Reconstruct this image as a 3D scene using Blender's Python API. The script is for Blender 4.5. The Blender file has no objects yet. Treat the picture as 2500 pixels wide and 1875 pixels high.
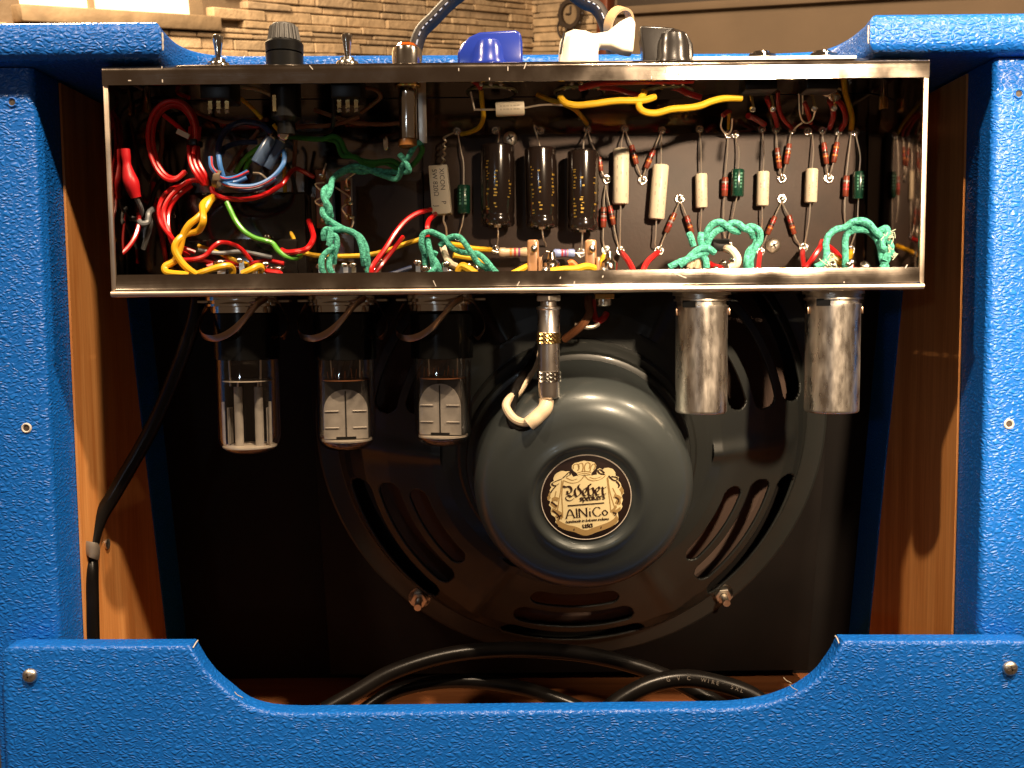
import bpy, bmesh, math, random
from mathutils import Vector, Matrix
random.seed(7)
R = math.radians
scene = bpy.context.scene
col = scene.collection

# ------------------------------------------------------------------ camera
F_PX, CX, CY = 2255.0, 1250.0, 937.5          # focal length and centre in photo pixels (2500 x 1875)
PITCH, ROLL = R(4.3), R(0.57)
CAM = Vector((0.0, -0.456, 0.0))
FWD = Vector((0, math.cos(PITCH), -math.sin(PITCH)))
U0 = Vector((0, math.sin(PITCH), math.cos(PITCH)))
R0 = Vector((1, 0, 0))
RGT = R0 * math.cos(ROLL) - U0 * math.sin(ROLL)
UPV = R0 * math.sin(ROLL) + U0 * math.cos(ROLL)
cam = bpy.data.cameras.new('camera')
cam.sensor_width = 36.0
cam.lens = 36.0 * F_PX / 2500.0
cam.clip_start, cam.clip_end = 0.01, 50.0
cam_o = bpy.data.objects.new('camera', cam)
m = Matrix((RGT, UPV, -FWD)).transposed().to_4x4()
m.translation = CAM
cam_o.matrix_world = m
col.objects.link(cam_o)
scene.camera = cam_o
cam.dof.use_dof = True
cam.dof.focus_distance = 0.47
cam.dof.aperture_fstop = 30.0

# ------------------------------------------------------------------ world and lamps
world = bpy.data.worlds.new('World')
scene.world = world
world.use_nodes = True
bg = world.node_tree.nodes['Background']
bg.inputs[0].default_value = (1.0, 0.60, 0.34, 1)
bg.inputs[1].default_value = 0.075

def lamp(name, loc, watts, color, size, target=None, angle=None, blend=0.5):
    d = bpy.data.lights.new(name, 'SPOT' if target is not None else 'POINT')
    d.energy, d.color, d.shadow_soft_size = watts, color, size
    o = bpy.data.objects.new(name, d)
    o.location = loc
    if target is not None:
        d.spot_size, d.spot_blend = R(angle), blend
        o.rotation_euler = (Vector(target) - Vector(loc)).to_track_quat('-Z', 'Y').to_euler()
    col.objects.link(o)
    return o
WARM = (1.0, 0.75, 0.50)
lamp('halogen_spot_right', (0.330, -0.75, 0.312), 78, WARM, 0.024, target=(0.220, 0.02, 0.080), angle=34, blend=0.7)
lamp('halogen_lamp_ceiling', (0.27, -0.80, 1.42), 180, WARM, 0.035)
lamp('halogen_lamp_side', (-0.85, -0.62, 1.05), 52, WARM, 0.03)
lamp('fill_lamp_right', (0.95, -0.50, 0.98), 72, WARM, 0.03)  # added fill without a known source, brightens the left inner board
lamp('cool_lamp_left', (-0.42, -1.15, 0.12), 1.8, (0.72, 0.86, 1.0), 0.02)
lamp('room_lamp', (-0.80, 1.05, 1.20), 150, (1.0, 0.76, 0.48), 0.10)
scene.view_settings.view_transform = 'Standard'
scene.view_settings.look = 'None'
scene.view_settings.exposure = 0.0
scene.view_settings.gamma = 1.0
scene.cycles.use_denoising = True
scene.cycles.max_bounces = 6
scene.cycles.glossy_bounces = 5
scene.cycles.transparent_max_bounces = 12
scene.cycles.caustics_reflective = False
scene.cycles.caustics_refractive = False
scene.cycles.sample_clamp_indirect = 4.0

# ------------------------------------------------------------------ helpers
def ray(u, v):
    return FWD * F_PX + RGT * (u - CX) - UPV * (v - CY)
def at(u, v, Y):
    """photo pixel -> world point on the vertical plane Y (mm behind the cabinet's rear face)"""
    d = ray(u, v)
    return CAM + d * ((Y * 0.001 - CAM.y) / d.y)
def on_plane(u, v, p0, n):
    d = ray(u, v)
    return CAM + d * ((p0 - CAM).dot(n) / d.dot(n))
def z1(x, y): return x / 2.4578, y / 2.4578
def z2(x, y): return 850 + x / 2.4578, y / 2.4578
def z4(x, y): return 230 + x / 2.7655, 130 + y / 2.7655
def z5(x, y): return 680 + x / 2.7655, 130 + y / 2.7655
def z6(x, y): return 1120 + x / 2.7655, 130 + y / 2.7655
def z7(x, y): return 1680 + x / 2.7656, 130 + y / 2.7656
def z8(x, y): return 450 + x / 2.765, 680 + y / 2.765
def zd(x, y): return x / 0.8848, y / 0.8848
def zs(x, y): return x, y

def frame(axis):
    a = axis.normalized()
    t = Vector((0, 0, 1)) if abs(a.z) < 0.9 else Vector((1, 0, 0))
    e1 = t.cross(a).normalized()
    return a, e1, a.cross(e1)

def catmull(pts, n=6):
    if len(pts) < 3:
        return [Vector(p) for p in pts]
    P = [Vector(p) for p in pts]
    P = [P[0] * 2 - P[1]] + P + [P[-1] * 2 - P[-2]]
    out = []
    for i in range(1, len(P) - 2):
        a, b, c, d = P[i - 1], P[i], P[i + 1], P[i + 2]
        for k in range(n):
            t = k / n
            out.append(0.5 * (2 * b + (c - a) * t + (2 * a - 5 * b + 4 * c - d) * t * t + (3 * b - a - 3 * c + d) * t ** 3))
    out.append(P[-2])
    return out

class MB:
    def __init__(self):
        self.v, self.f = [], []
    def box(self, x0, x1, y0, y1, z0, z1):
        b = len(self.v)
        for x in (x0, x1):
            for y in (y0, y1):
                for z in (z0, z1):
                    self.v.append(Vector((x, y, z)))
        for q in ((0, 1, 3, 2), (4, 6, 7, 5), (0, 4, 5, 1), (2, 3, 7, 6), (0, 2, 6, 4), (1, 5, 7, 3)):
            self.f.append([b + i for i in q])
        return self
    def obox(self, c, ex, ey, ez):
        """oriented box: centre and three half vectors"""
        b = len(self.v)
        for sx in (-1, 1):
            for sy in (-1, 1):
                for sz in (-1, 1):
                    self.v.append(Vector(c) + ex * sx + ey * sy + ez * sz)
        for q in ((0, 1, 3, 2), (4, 6, 7, 5), (0, 4, 5, 1), (2, 3, 7, 6), (0, 2, 6, 4), (1, 5, 7, 3)):
            self.f.append([b + i for i in q])
        return self
    def prism(self, pts, ext):
        """polygon (3-D points) pushed along the vector ext"""
        b, n = len(self.v), len(pts)
        self.v += [Vector(p) for p in pts] + [Vector(p) + ext for p in pts]
        self.f.append([b + i for i in range(n)][::-1])
        self.f.append([b + n + i for i in range(n)])
        for i in range(n):
            j = (i + 1) % n
            self.f.append([b + i, b + j, b + n + j, b + n + i])
        return self
    def poly(self, pts):
        b = len(self.v)
        self.v += [Vector(p) for p in pts]
        self.f.append([b + i for i in range(len(pts))])
        return self
    def lathe(self, prof, o, axis, n=24, caps=True):
        a, e1, e2 = frame(Vector(axis))
        b, o = len(self.v), Vector(o)
        for (r, h) in prof:
            for k in range(n):
                t = 2 * math.pi * k / n
                self.v.append(o + a * h + (e1 * math.cos(t) + e2 * math.sin(t)) * r)
        for i in range(len(prof) - 1):
            for k in range(n):
                k2 = (k + 1) % n
                self.f.append([b + i * n + k, b + i * n + k2, b + (i + 1) * n + k2, b + (i + 1) * n + k])
        if caps:
            if prof[0][0] > 1e-6: self.f.append([b + k for k in range(n)][::-1])
            if prof[-1][0] > 1e-6: self.f.append([b + (len(prof) - 1) * n + k for k in range(n)])
        return self
    def cyl(self, p, q, r, n=16, r2=None):
        p, q = Vector(p), Vector(q)
        return self.lathe([(r, 0), (r if r2 is None else r2, (q - p).length)], p, q - p, n)
    def tube(self, pts, r, n=8, sm=6, flat=None, rr=None):
        P = catmull(pts, sm) if sm else [Vector(p) for p in pts]
        if len(P) < 2: return self
        b = len(self.v)
        T = []
        for i in range(len(P)):
            t = P[min(i + 1, len(P) - 1)] - P[max(i - 1, 0)]
            T.append(t.normalized() if t.length > 1e-9 else Vector((0, 0, 1)))
        N = frame(T[0])[1] if flat is None else (Vector(flat) - T[0] * Vector(flat).dot(T[0])).normalized()
        for i, p in enumerate(P):
            t = T[i]
            if flat is not None:
                w = Vector(flat) - t * Vector(flat).dot(t)
                if w.length > 1e-4: N = w.normalized()
            else:
                N = (N - t * N.dot(t)).normalized()
            B = t.cross(N)
            ra, rb = (r, r) if not isinstance(r, tuple) else r
            s = 1.0 if rr is None else rr(i / (len(P) - 1))
            for k in range(n):
                a = 2 * math.pi * k / n
                self.v.append(p + (N * math.cos(a) * ra + B * math.sin(a) * rb) * s)
        for i in range(len(P) - 1):
            for k in range(n):
                k2 = (k + 1) % n
                self.f.append([b + i * n + k, b + i * n + k2, b + (i + 1) * n + k2, b + (i + 1) * n + k])
        self.f.append([b + k for k in range(n)][::-1])
        self.f.append([b + (len(P) - 1) * n + k for k in range(n)])
        return self
    def ball(self, c, r, n=10, m_=6, sc=(1, 1, 1)):
        b, c = len(self.v), Vector(c)
        for i in range(m_ + 1):
            th = math.pi * i / m_
            for k in range(n):
                a = 2 * math.pi * k / n
                self.v.append(c + Vector((math.sin(th) * math.cos(a) * r * sc[0], math.sin(th) * math.sin(a) * r * sc[1], math.cos(th) * r * sc[2])))
        for i in range(m_):
            for k in range(n):
                k2 = (k + 1) % n
                self.f.append([b + i * n + k, b + (i + 1) * n + k, b + (i + 1) * n + k2, b + i * n + k2])
        return self
    def build(self, name, mat, parent=None, bevel=0, seg=2, smooth=True, sharp=35, bev_angle=30):
        me = bpy.data.meshes.new(name)
        me.from_pydata([tuple(p) for p in self.v], [], self.f)
        bm = bmesh.new(); bm.from_mesh(me)
        bmesh.ops.remove_doubles(bm, verts=bm.verts, dist=1e-6)
        bmesh.ops.recalc_face_normals(bm, faces=bm.faces)
        if bevel:
            ed = [e for e in bm.edges if len(e.link_faces) == 2 and e.calc_face_angle(0) > R(bev_angle)]
            bmesh.ops.bevel(bm, geom=ed, offset=bevel, segments=seg, profile=0.5, affect='EDGES', clamp_overlap=True)
        if smooth:
            for f in bm.faces: f.smooth = True
            for e in bm.edges:
                if len(e.link_faces) == 2 and e.calc_face_angle(0) > R(sharp): e.smooth = False
        bm.to_mesh(me); bm.free()
        me.materials.append(mat)
        o = bpy.data.objects.new(name, me)
        col.objects.link(o)
        if parent is not None:
            o.parent = parent
            if parent.type == 'EMPTY':
                o.matrix_parent_inverse = Matrix.Translation(-Vector(parent.location))
        return o

def tag(o, label=None, cat=None, group=None, kind=None):
    if label: o['label'] = label
    if cat: o['category'] = cat
    if group: o['group'] = group
    if kind: o['kind'] = kind
    return o
def thing(name, label, cat, loc, group=None):
    e = bpy.data.objects.new(name, None)
    e.empty_display_size = 0.01
    e.location = loc
    col.objects.link(e)
    return tag(e, label, cat, group)
def base(o):
    """move the origin of a one-mesh thing to the middle of its foot"""
    vs = o.data.vertices
    lo = Vector([min(v.co[i] for v in vs) for i in range(3)]); hi = Vector([max(v.co[i] for v in vs) for i in range(3)])
    c = Vector(((lo.x + hi.x) / 2, (lo.y + hi.y) / 2, lo.z))
    o.data.transform(Matrix.Translation(-c)); o.location = c
    return o
def text_mesh(s, size, mtx, name, mat, parent, depth=0.0):
    cu = bpy.data.curves.new('lettering', 'FONT'); cu.body = s; cu.size = size; cu.align_x = 'CENTER'; cu.align_y = 'CENTER'; cu.extrude = depth
    cu.resolution_u = 3
    to = bpy.data.objects.new('lettering_source', cu); col.objects.link(to)
    dg = bpy.context.evaluated_depsgraph_get()
    me = bpy.data.meshes.new_from_object(to.evaluated_get(dg))
    bpy.data.objects.remove(to); bpy.data.curves.remove(cu)
    me.transform(mtx); me.materials.clear(); me.materials.append(mat); me.name = name
    o = bpy.data.objects.new(name, me); col.objects.link(o); o.parent = parent
    if parent.type == 'EMPTY': o.matrix_parent_inverse = Matrix.Translation(-Vector(parent.location))
    return o

# ------------------------------------------------------------------ materials
MATS = {}
def nodes(mt):
    return mt.node_tree.nodes, mt.node_tree.links
def mat(name, c, rough=0.5, metal=0.0, coat=0.0, bump=None, var=None, spec=0.5, emit=None, rvar=None, stretch=None, trans=0.0, sub=0):
    """plain procedural material: bump = (scale, strength, distance), var = (scale, amount), rvar = (scale, low, high)"""
    mt = bpy.data.materials.new(name); mt.use_nodes = True
    N, L = nodes(mt); p = N['Principled BSDF']
    p.inputs['Base Color'].default_value = (*c, 1); p.inputs['Roughness'].default_value = rough
    p.inputs['Metallic'].default_value = metal; p.inputs['Coat Weight'].default_value = coat
    p.inputs['Specular IOR Level'].default_value = spec; p.inputs['Transmission Weight'].default_value = trans
    if coat: p.inputs['Coat Roughness'].default_value = 0.12
    if emit: p.inputs['Emission Color'].default_value = (*emit[0], 1); p.inputs['Emission Strength'].default_value = emit[1]
    tc = N.new('ShaderNodeTexCoord'); mp = N.new('ShaderNodeMapping'); L.new(tc.outputs['Object'], mp.inputs[0])
    if stretch: mp.inputs['Scale'].default_value = stretch
    def noise(sc, det=3):
        n = N.new('ShaderNodeTexNoise'); n.inputs['Scale'].default_value = sc; n.inputs['Detail'].default_value = det
        L.new(mp.outputs[0], n.inputs['Vector']); return n
    if var:
        n = noise(var[0]); r = N.new('ShaderNodeMapRange'); r.inputs[1].default_value = 0.3; r.inputs[2].default_value = 0.7
        r.inputs[3].default_value = 1 - var[1]; r.inputs[4].default_value = 1 + var[1]; L.new(n.outputs[0], r.inputs[0])
        x = N.new('ShaderNodeVectorMath'); x.operation = 'SCALE'; x.inputs[0].default_value = c; L.new(r.outputs[0], x.inputs['Scale'])
        L.new(x.outputs[0], p.inputs['Base Color'])
    if rvar:
        n = noise(rvar[0], 5); r = N.new('ShaderNodeMapRange'); r.inputs[1].default_value = 0.3; r.inputs[2].default_value = 0.7
        r.inputs[3].default_value = rvar[1]; r.inputs[4].default_value = rvar[2]; L.new(n.outputs[0], r.inputs[0]); L.new(r.outputs[0], p.inputs['Roughness'])
    if bump:
        n = noise(bump[0], 4); b = N.new('ShaderNodeBump'); b.inputs['Strength'].default_value = bump[1]; b.inputs['Distance'].default_value = bump[2]
        L.new(n.outputs[0], b.inputs['Height']); L.new(b.outputs[0], p.inputs['Normal'])
    MATS[name] = mt
    return mt

def tolex_mat():
    mt = bpy.data.materials.new('blue_tolex'); mt.use_nodes = True
    N, L = nodes(mt); p = N['Principled BSDF']
    tc = N.new('ShaderNodeTexCoord')
    warp = N.new('ShaderNodeTexNoise'); warp.inputs['Scale'].default_value = 150; warp.inputs['Detail'].default_value = 2
    L.new(tc.outputs['Object'], warp.inputs['Vector'])
    ws = N.new('ShaderNodeVectorMath'); ws.operation = 'SCALE'; ws.inputs['Scale'].default_value = 0.0052
    L.new(warp.outputs['Color'], ws.inputs[0])
    add = N.new('ShaderNodeVectorMath'); L.new(tc.outputs['Object'], add.inputs[0]); L.new(ws.outputs[0], add.inputs[1])
    mp = N.new('ShaderNodeMapping'); mp.inputs['Rotation'].default_value = (R(15), R(38), R(20)); mp.inputs['Scale'].default_value = (1.0, 1.0, 1.9)
    L.new(add.outputs[0], mp.inputs[0])
    vo = N.new('ShaderNodeTexVoronoi'); vo.feature = 'DISTANCE_TO_EDGE'; vo.inputs['Scale'].default_value = 290; L.new(mp.outputs[0], vo.inputs['Vector'])
    r1 = N.new('ShaderNodeMapRange'); r1.interpolation_type = 'SMOOTHSTEP'; r1.inputs[1].default_value = 0.0; r1.inputs[2].default_value = 0.42
    L.new(vo.outputs['Distance'], r1.inputs[0])
    big = N.new('ShaderNodeTexNoise'); big.inputs['Scale'].default_value = 300; big.inputs['Detail'].default_value = 1.6; L.new(mp.outputs[0], big.inputs['Vector'])
    mx = N.new('ShaderNodeMath'); mx.operation = 'MULTIPLY_ADD'; mx.inputs[1].default_value = 0.75; L.new(big.outputs[0], mx.inputs[0]); L.new(r1.outputs[0], mx.inputs[2])
    b = N.new('ShaderNodeBump'); b.inputs['Strength'].default_value = 0.75; b.inputs['Distance'].default_value = 0.00046
    L.new(mx.outputs[0], b.inputs['Height']); L.new(b.outputs[0], p.inputs['Normal'])
    va = N.new('ShaderNodeTexNoise'); va.inputs['Scale'].default_value = 14; va.inputs['Detail'].default_value = 4; L.new(tc.outputs['Object'], va.inputs['Vector'])
    cr = N.new('ShaderNodeMix'); cr.data_type = 'RGBA'
    cr.inputs[6].default_value = (0.006, 0.140, 0.600, 1); cr.inputs[7].default_value = (0.008, 0.175, 0.700, 1)
    L.new(va.outputs[0], cr.inputs[0])
    dk = N.new('ShaderNodeMix'); dk.data_type = 'RGBA'; dk.blend_type = 'MULTIPLY'; dk.inputs[7].default_value = (0.72, 0.76, 0.8, 1)
    inv = N.new('ShaderNodeMath'); inv.operation = 'SUBTRACT'; inv.inputs[0].default_value = 1.0; L.new(r1.outputs[0], inv.inputs[1])
    L.new(inv.outputs[0], dk.inputs[0]); L.new(cr.outputs[2], dk.inputs[6])
    L.new(dk.outputs[2], p.inputs['Base Color'])
    p.inputs['Roughness'].default_value = 0.37; p.inputs['Specular IOR Level'].default_value = 0.5
    return mt

def wood_mat(name, c1, c2, axis):
    mt = bpy.data.materials.new(name); mt.use_nodes = True
    N, L = nodes(mt); p = N['Principled BSDF']
    tc = N.new('ShaderNodeTexCoord'); mp = N.new('ShaderNodeMapping'); L.new(tc.outputs['Object'], mp.inputs[0])
    sc = [55, 55, 55]; sc[axis] = 3.0; mp.inputs['Scale'].default_value = sc
    n = N.new('ShaderNodeTexNoise'); n.inputs['Scale'].default_value = 1.4; n.inputs['Detail'].default_value = 8; n.inputs['Distortion'].default_value = 0.9
    L.new(mp.outputs[0], n.inputs['Vector'])
    mp2 = N.new('ShaderNodeMapping'); L.new(tc.outputs['Object'], mp2.inputs[0]); sc2 = [700, 700, 700]; sc2[axis] = 30; mp2.inputs['Scale'].default_value = sc2
    n2 = N.new('ShaderNodeTexNoise'); n2.inputs['Scale'].default_value = 1.0; n2.inputs['Detail'].default_value = 3; L.new(mp2.outputs[0], n2.inputs['Vector'])
    mm = N.new('ShaderNodeMath'); mm.operation = 'MULTIPLY_ADD'; mm.inputs[1].default_value = 0.45; L.new(n2.outputs[0], mm.inputs[0]); L.new(n.outputs[0], mm.inputs[2])
    cr = N.new('ShaderNodeValToRGB'); cr.color_ramp.elements[0].position = 0.5; cr.color_ramp.elements[1].position = 0.95
    cr.color_ramp.elements[0].color = (*c1, 1); cr.color_ramp.elements[1].color = (*c2, 1)
    L.new(mm.outputs[0], cr.inputs[0]); L.new(cr.outputs[0], p.inputs['Base Color'])
    b = N.new('ShaderNodeBump'); b.inputs['Strength'].default_value = 0.25; b.inputs['Distance'].default_value = 0.0003
    L.new(n2.outputs[0], b.inputs['Height']); L.new(b.outputs[0], p.inputs['Normal'])
    p.inputs['Roughness'].default_value = 0.48; p.inputs['Specular IOR Level'].default_value = 0.35
    return mt

def steel_mat(name, c, r_lo, r_hi, scratch=0.3, nsc=60):
    """sheet metal with fine handling scratches and smudges"""
    mt = bpy.data.materials.new(name); mt.use_nodes = True
    N, L = nodes(mt); p = N['Principled BSDF']; p.inputs['Metallic'].default_value = 1.0
    tc = N.new('ShaderNodeTexCoord')
    n = N.new('ShaderNodeTexNoise'); n.inputs['Scale'].default_value = nsc; n.inputs['Detail'].default_value = 6; L.new(tc.outputs['Object'], n.inputs['Vector'])
    rr = N.new('ShaderNodeMapRange'); rr.inputs[1].default_value = 0.3; rr.inputs[2].default_value = 0.7; rr.inputs[3].default_value = r_lo; rr.inputs[4].default_value = r_hi
    L.new(n.outputs[0], rr.inputs[0]); L.new(rr.outputs[0], p.inputs['Roughness'])
    mp = N.new('ShaderNodeMapping'); mp.inputs['Scale'].default_value = (60, 1500, 1500); mp.inputs['Rotation'].default_value = (0, R(8), 0); L.new(tc.outputs['Object'], mp.inputs[0])
    s = N.new('ShaderNodeTexNoise'); s.inputs['Scale'].default_value = 1.0; s.inputs['Detail'].default_value = 4; L.new(mp.outputs[0], s.inputs['Vector'])
    b = N.new('ShaderNodeBump'); b.inputs['Strength'].default_value = scratch; b.inputs['Distance'].default_value = 0.00008
    L.new(s.outputs[0], b.inputs['Height']); L.new(b.outputs[0], p.inputs['Normal'])
    x = N.new('ShaderNodeMapRange'); x.inputs[3].default_value = 0.8; x.inputs[4].default_value = 1.15; L.new(n.outputs[0], x.inputs[0])
    y = N.new('ShaderNodeVectorMath'); y.operation = 'SCALE'; y.inputs[0].default_value = c; L.new(x.outputs[0], y.inputs['Scale']); L.new(y.outputs[0], p.inputs['Base Color'])
    MATS[name] = mt
    return mt

def glass_mat():
    mt = bpy.data.materials.new('tube_glass'); mt.use_nodes = True
    N, L = nodes(mt); N.remove(N['Principled BSDF']); out = N['Material Output']
    t = N.new('ShaderNodeBsdfTransparent'); t.inputs[0].default_value = (0.97, 0.96, 0.95, 1)
    g = N.new('ShaderNodeBsdfGlossy'); g.inputs['Roughness'].default_value = 0.03
    lw_ = N.new('ShaderNodeLayerWeight'); lw_.inputs[0].default_value = 0.5
    pw = N.new('ShaderNodeMath'); pw.operation = 'POWER'; pw.inputs[1].default_value = 2.8; L.new(lw_.outputs['Facing'], pw.inputs[0])
    fr = N.new('ShaderNodeMath'); fr.operation = 'MULTIPLY_ADD'; fr.inputs[1].default_value = 0.95; fr.inputs[2].default_value = 0.035; L.new(pw.outputs[0], fr.inputs[0])
    mx = N.new('ShaderNodeMixShader'); L.new(fr.outputs[0], mx.inputs[0]); L.new(t.outputs[0], mx.inputs[1]); L.new(g.outputs[0], mx.inputs[2])
    L.new(mx.outputs[0], out.inputs[0])
    return mt

TOLEX = tolex_mat()
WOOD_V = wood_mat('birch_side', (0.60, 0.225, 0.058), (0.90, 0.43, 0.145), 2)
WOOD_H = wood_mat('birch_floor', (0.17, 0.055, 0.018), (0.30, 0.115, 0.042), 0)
BLACK_BOARD = mat('black_board', (0.0050, 0.0038, 0.0032), 0.75, bump=(900, 0.2, 0.0002), var=(20, 0.35), spec=0.2)
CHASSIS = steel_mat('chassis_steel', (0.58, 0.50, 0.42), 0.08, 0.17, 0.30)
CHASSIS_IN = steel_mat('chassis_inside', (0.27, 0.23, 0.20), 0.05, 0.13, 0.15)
HEM = steel_mat('chassis_hem', (0.74, 0.61, 0.48), 0.38, 0.5, 0.3)
CHROME = steel_mat('chrome', (0.72, 0.68, 0.62), 0.10, 0.18, 0.1)
SATIN = steel_mat('satin_chrome', (0.86, 0.78, 0.70), 0.24, 0.34, 0.2)
SHIELD = None
TIN = mat('tinned_wire', (0.90, 0.80, 0.68), 0.44, 1.0)
SOLDER = mat('solder', (0.72, 0.68, 0.63), 0.16, 1.0, bump=(700, 0.6, 0.0006))
BRASS = mat('brass', (0.60, 0.40, 0.16), 0.25, 1.0, var=(200, 0.2))
BLACKP = mat('black_plastic', (0.006, 0.006, 0.006), 0.36, spec=0.3, bump=(600, 0.1, 0.0002))
BLACKG = mat('black_gloss', (0.010, 0.008, 0.007), 0.14, coat=0.5)
RUBBER = mat('black_cable', (0.006, 0.005, 0.0045), 0.28, spec=0.22, var=(60, 0.3), bump=(300, 0.12, 0.0003))
BASEK = mat('black_tube_base', (0.005, 0.005, 0.005), 0.2, spec=0.22, bump=(400, 0.08, 0.0002))
GLASS = glass_mat()
RED = mat('red_wire', (0.55, 0.010, 0.012), 0.28, coat=0.25, var=(80, 0.12))
YELLOW = mat('yellow_wire', (0.80, 0.42, 0.015), 0.32, coat=0.2, var=(80, 0.1))
YEL_CL = mat('yellow_cloth', (0.74, 0.42, 0.010), 0.62, bump=(1600, 0.5, 0.0004))
TEAL = mat('teal_cloth', (0.10, 0.46, 0.34), 0.85, bump=(1300, 1.0, 0.0012), var=(700, 0.5), spec=0.2)
GREEN = mat('green_wire', (0.10, 0.40, 0.03), 0.30, coat=0.2)
BLUEW = mat('blue_wire', (0.06, 0.20, 0.52), 0.32, coat=0.2)
NAVY = mat('navy_wire', (0.016, 0.030, 0.085), 0.35)
WHITEW = mat('white_cloth', (0.72, 0.62, 0.46), 0.75, bump=(1500, 0.5, 0.0004))
CREAMW = mat('cream_wire', (0.72, 0.56, 0.38), 0.45)
GREYW = mat('grey_wire', (0.16, 0.17, 0.18), 0.4)
BROWNW = mat('brown_wire', (0.20, 0.075, 0.03), 0.4)
BOARD = mat('fibre_board', (0.040, 0.024, 0.017), 0.55, var=(45, 0.25), bump=(500, 0.25, 0.0003), spec=0.35)
WCAP = mat('cream_capacitor', (0.74, 0.64, 0.47), 0.42, var=(40, 0.05))
BCAP = mat('black_capacitor', (0.016, 0.010, 0.008), 0.16, coat=0.6)
GCAP = mat('green_capacitor', (0.006, 0.045, 0.026), 0.22, coat=0.4)
CARBON = mat('carbon_resistor', (0.20, 0.036, 0.015), 0.34, coat=0.25, var=(300, 0.2))
CERAM = mat('cement', (0.76, 0.68, 0.54), 0.7, bump=(800, 0.3, 0.0003), var=(60, 0.06))
INK = mat('dark_ink', (0.06, 0.045, 0.035), 0.7)
FADED = mat('faded_ink', (0.54, 0.46, 0.34), 0.7)
GOLD = mat('gold_print', (0.50, 0.32, 0.06), 0.4, 0.6)
TANR = mat('tan_resistor', (0.55, 0.38, 0.24), 0.35, coat=0.2)
BLUR = mat('blue_resistor', (0.22, 0.28, 0.52), 0.35, coat=0.2)
B_RED = mat('band_red', (0.45, 0.03, 0.03), 0.4); B_ORG = mat('band_orange', (0.60, 0.20, 0.04), 0.4); B_BLK = mat('band_black', (0.015, 0.012, 0.012), 0.4)
B_GRY = mat('band_grey', (0.26, 0.25, 0.26), 0.4); B_VIO = mat('band_violet', (0.20, 0.03, 0.14), 0.4)
PHEN = mat('phenolic', (0.30, 0.09, 0.025), 0.4, var=(120, 0.2))
PHEN2 = mat('clear_phenolic', (0.36, 0.19, 0.09), 0.25, coat=0.4, var=(60, 0.2))
BASKET = mat('basket_enamel', (0.020, 0.022, 0.020), 0.42, 0.25, coat=0.15, var=(15, 0.15), bump=(350, 0.06, 0.0003))
BELL = mat('bell_enamel', (0.048, 0.056, 0.056), 0.34, 0.35, coat=0.2, var=(25, 0.10), bump=(420, 0.05, 0.0003))
PAPER = mat('cone_paper', (0.060, 0.036, 0.026), 0.85, bump=(600, 0.4, 0.0004))
ZINC = mat('zinc', (0.72, 0.66, 0.57), 0.34, 1.0, rvar=(300, 0.28, 0.48))
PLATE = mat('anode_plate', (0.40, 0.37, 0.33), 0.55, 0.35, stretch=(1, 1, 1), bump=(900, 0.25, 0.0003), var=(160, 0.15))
MICA = mat('mica', (0.52, 0.46, 0.38), 0.4, spec=0.6)
SPRING = mat('spring_steel', (0.46, 0.30, 0.20), 0.30, 1.0)
# ================================================================== THE ROOM BEHIND
RD1 = ray(3310, 214).normalized()               # the left wall runs along this
RD2 = ray(-1462, 214).normalized()              # the right wall runs along this
RUP = RD2.cross(RD1).normalized()
if RUP.z < 0: RUP = -RUP
RC = CAM + ray(1300, 60).normalized() * 3.5     # a point of the corner
NL = RD1.cross(RUP).normalized()
if NL.dot(CAM - RC) < 0: NL = -NL
NR = RD2.cross(RUP).normalized()
if NR.dot(CAM - RC) < 0: NR = -NR
STONES = []
for k, c in enumerate(((0.42, 0.30, 0.185), (0.38, 0.27, 0.165), (0.46, 0.335, 0.21), (0.35, 0.255, 0.165), (0.41, 0.30, 0.19))):
    STONES.append(mat('ledge_stone_%d' % k, c, 0.85, bump=(70, 0.9, 0.004), var=(25, 0.22), spec=0.2))
MORTAR = mat('mortar', (0.13, 0.09, 0.055), 0.9, bump=(60, 0.6, 0.004))
SILL = mat('sill_stone', (0.24, 0.165, 0.095), 0.8, bump=(50, 0.6, 0.004), var=(20, 0.2))
PLASTER = mat('plaster', (0.17, 0.118, 0.076), 0.8, bump=(30, 0.25, 0.003), var=(6, 0.08))
JAMBW = mat('red_brown_wood', (0.15, 0.035, 0.014), 0.4, stretch=(30, 30, 2), var=(2, 0.3))
DARKW = mat('dark_frame', (0.03, 0.018, 0.012), 0.5)
NICHEW = mat('lit_glass_panel', (0.85, 0.70, 0.45), 0.6, emit=((1.0, 0.80, 0.48), 1.5), var=(3, 0.06))

def wall_sheet(name, d, n, a0, a1, h0, h1, mt):
    o = MB().prism([RC + d * a0 + RUP * h0 - n * 0.02, RC + d * a1 + RUP * h0 - n * 0.02, RC + d * a1 + RUP * h1 - n * 0.02, RC + d * a0 + RUP * h1 - n * 0.02], -n * 0.25).build(name, mt, smooth=False)
    return tag(o, kind='structure')

# niche opening on the left wall, measured on the wall (a along the wall away from the corner, h up)
def wl(u, v):
    p = on_plane(u, v, RC, NL) - RC
    return -p.dot(RD1), p.dot(RUP)
na0, nh0 = wl(508, 45); na1, _ = wl(57, 6)
nh0 = (nh0 + wl(57, 6)[1]) / 2
NICHE = (na0, na1, nh0, nh0 + 0.55)
sill_h = max(0.035, abs(wl(290, 25)[1] - wl(290, 53)[1]))

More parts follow.
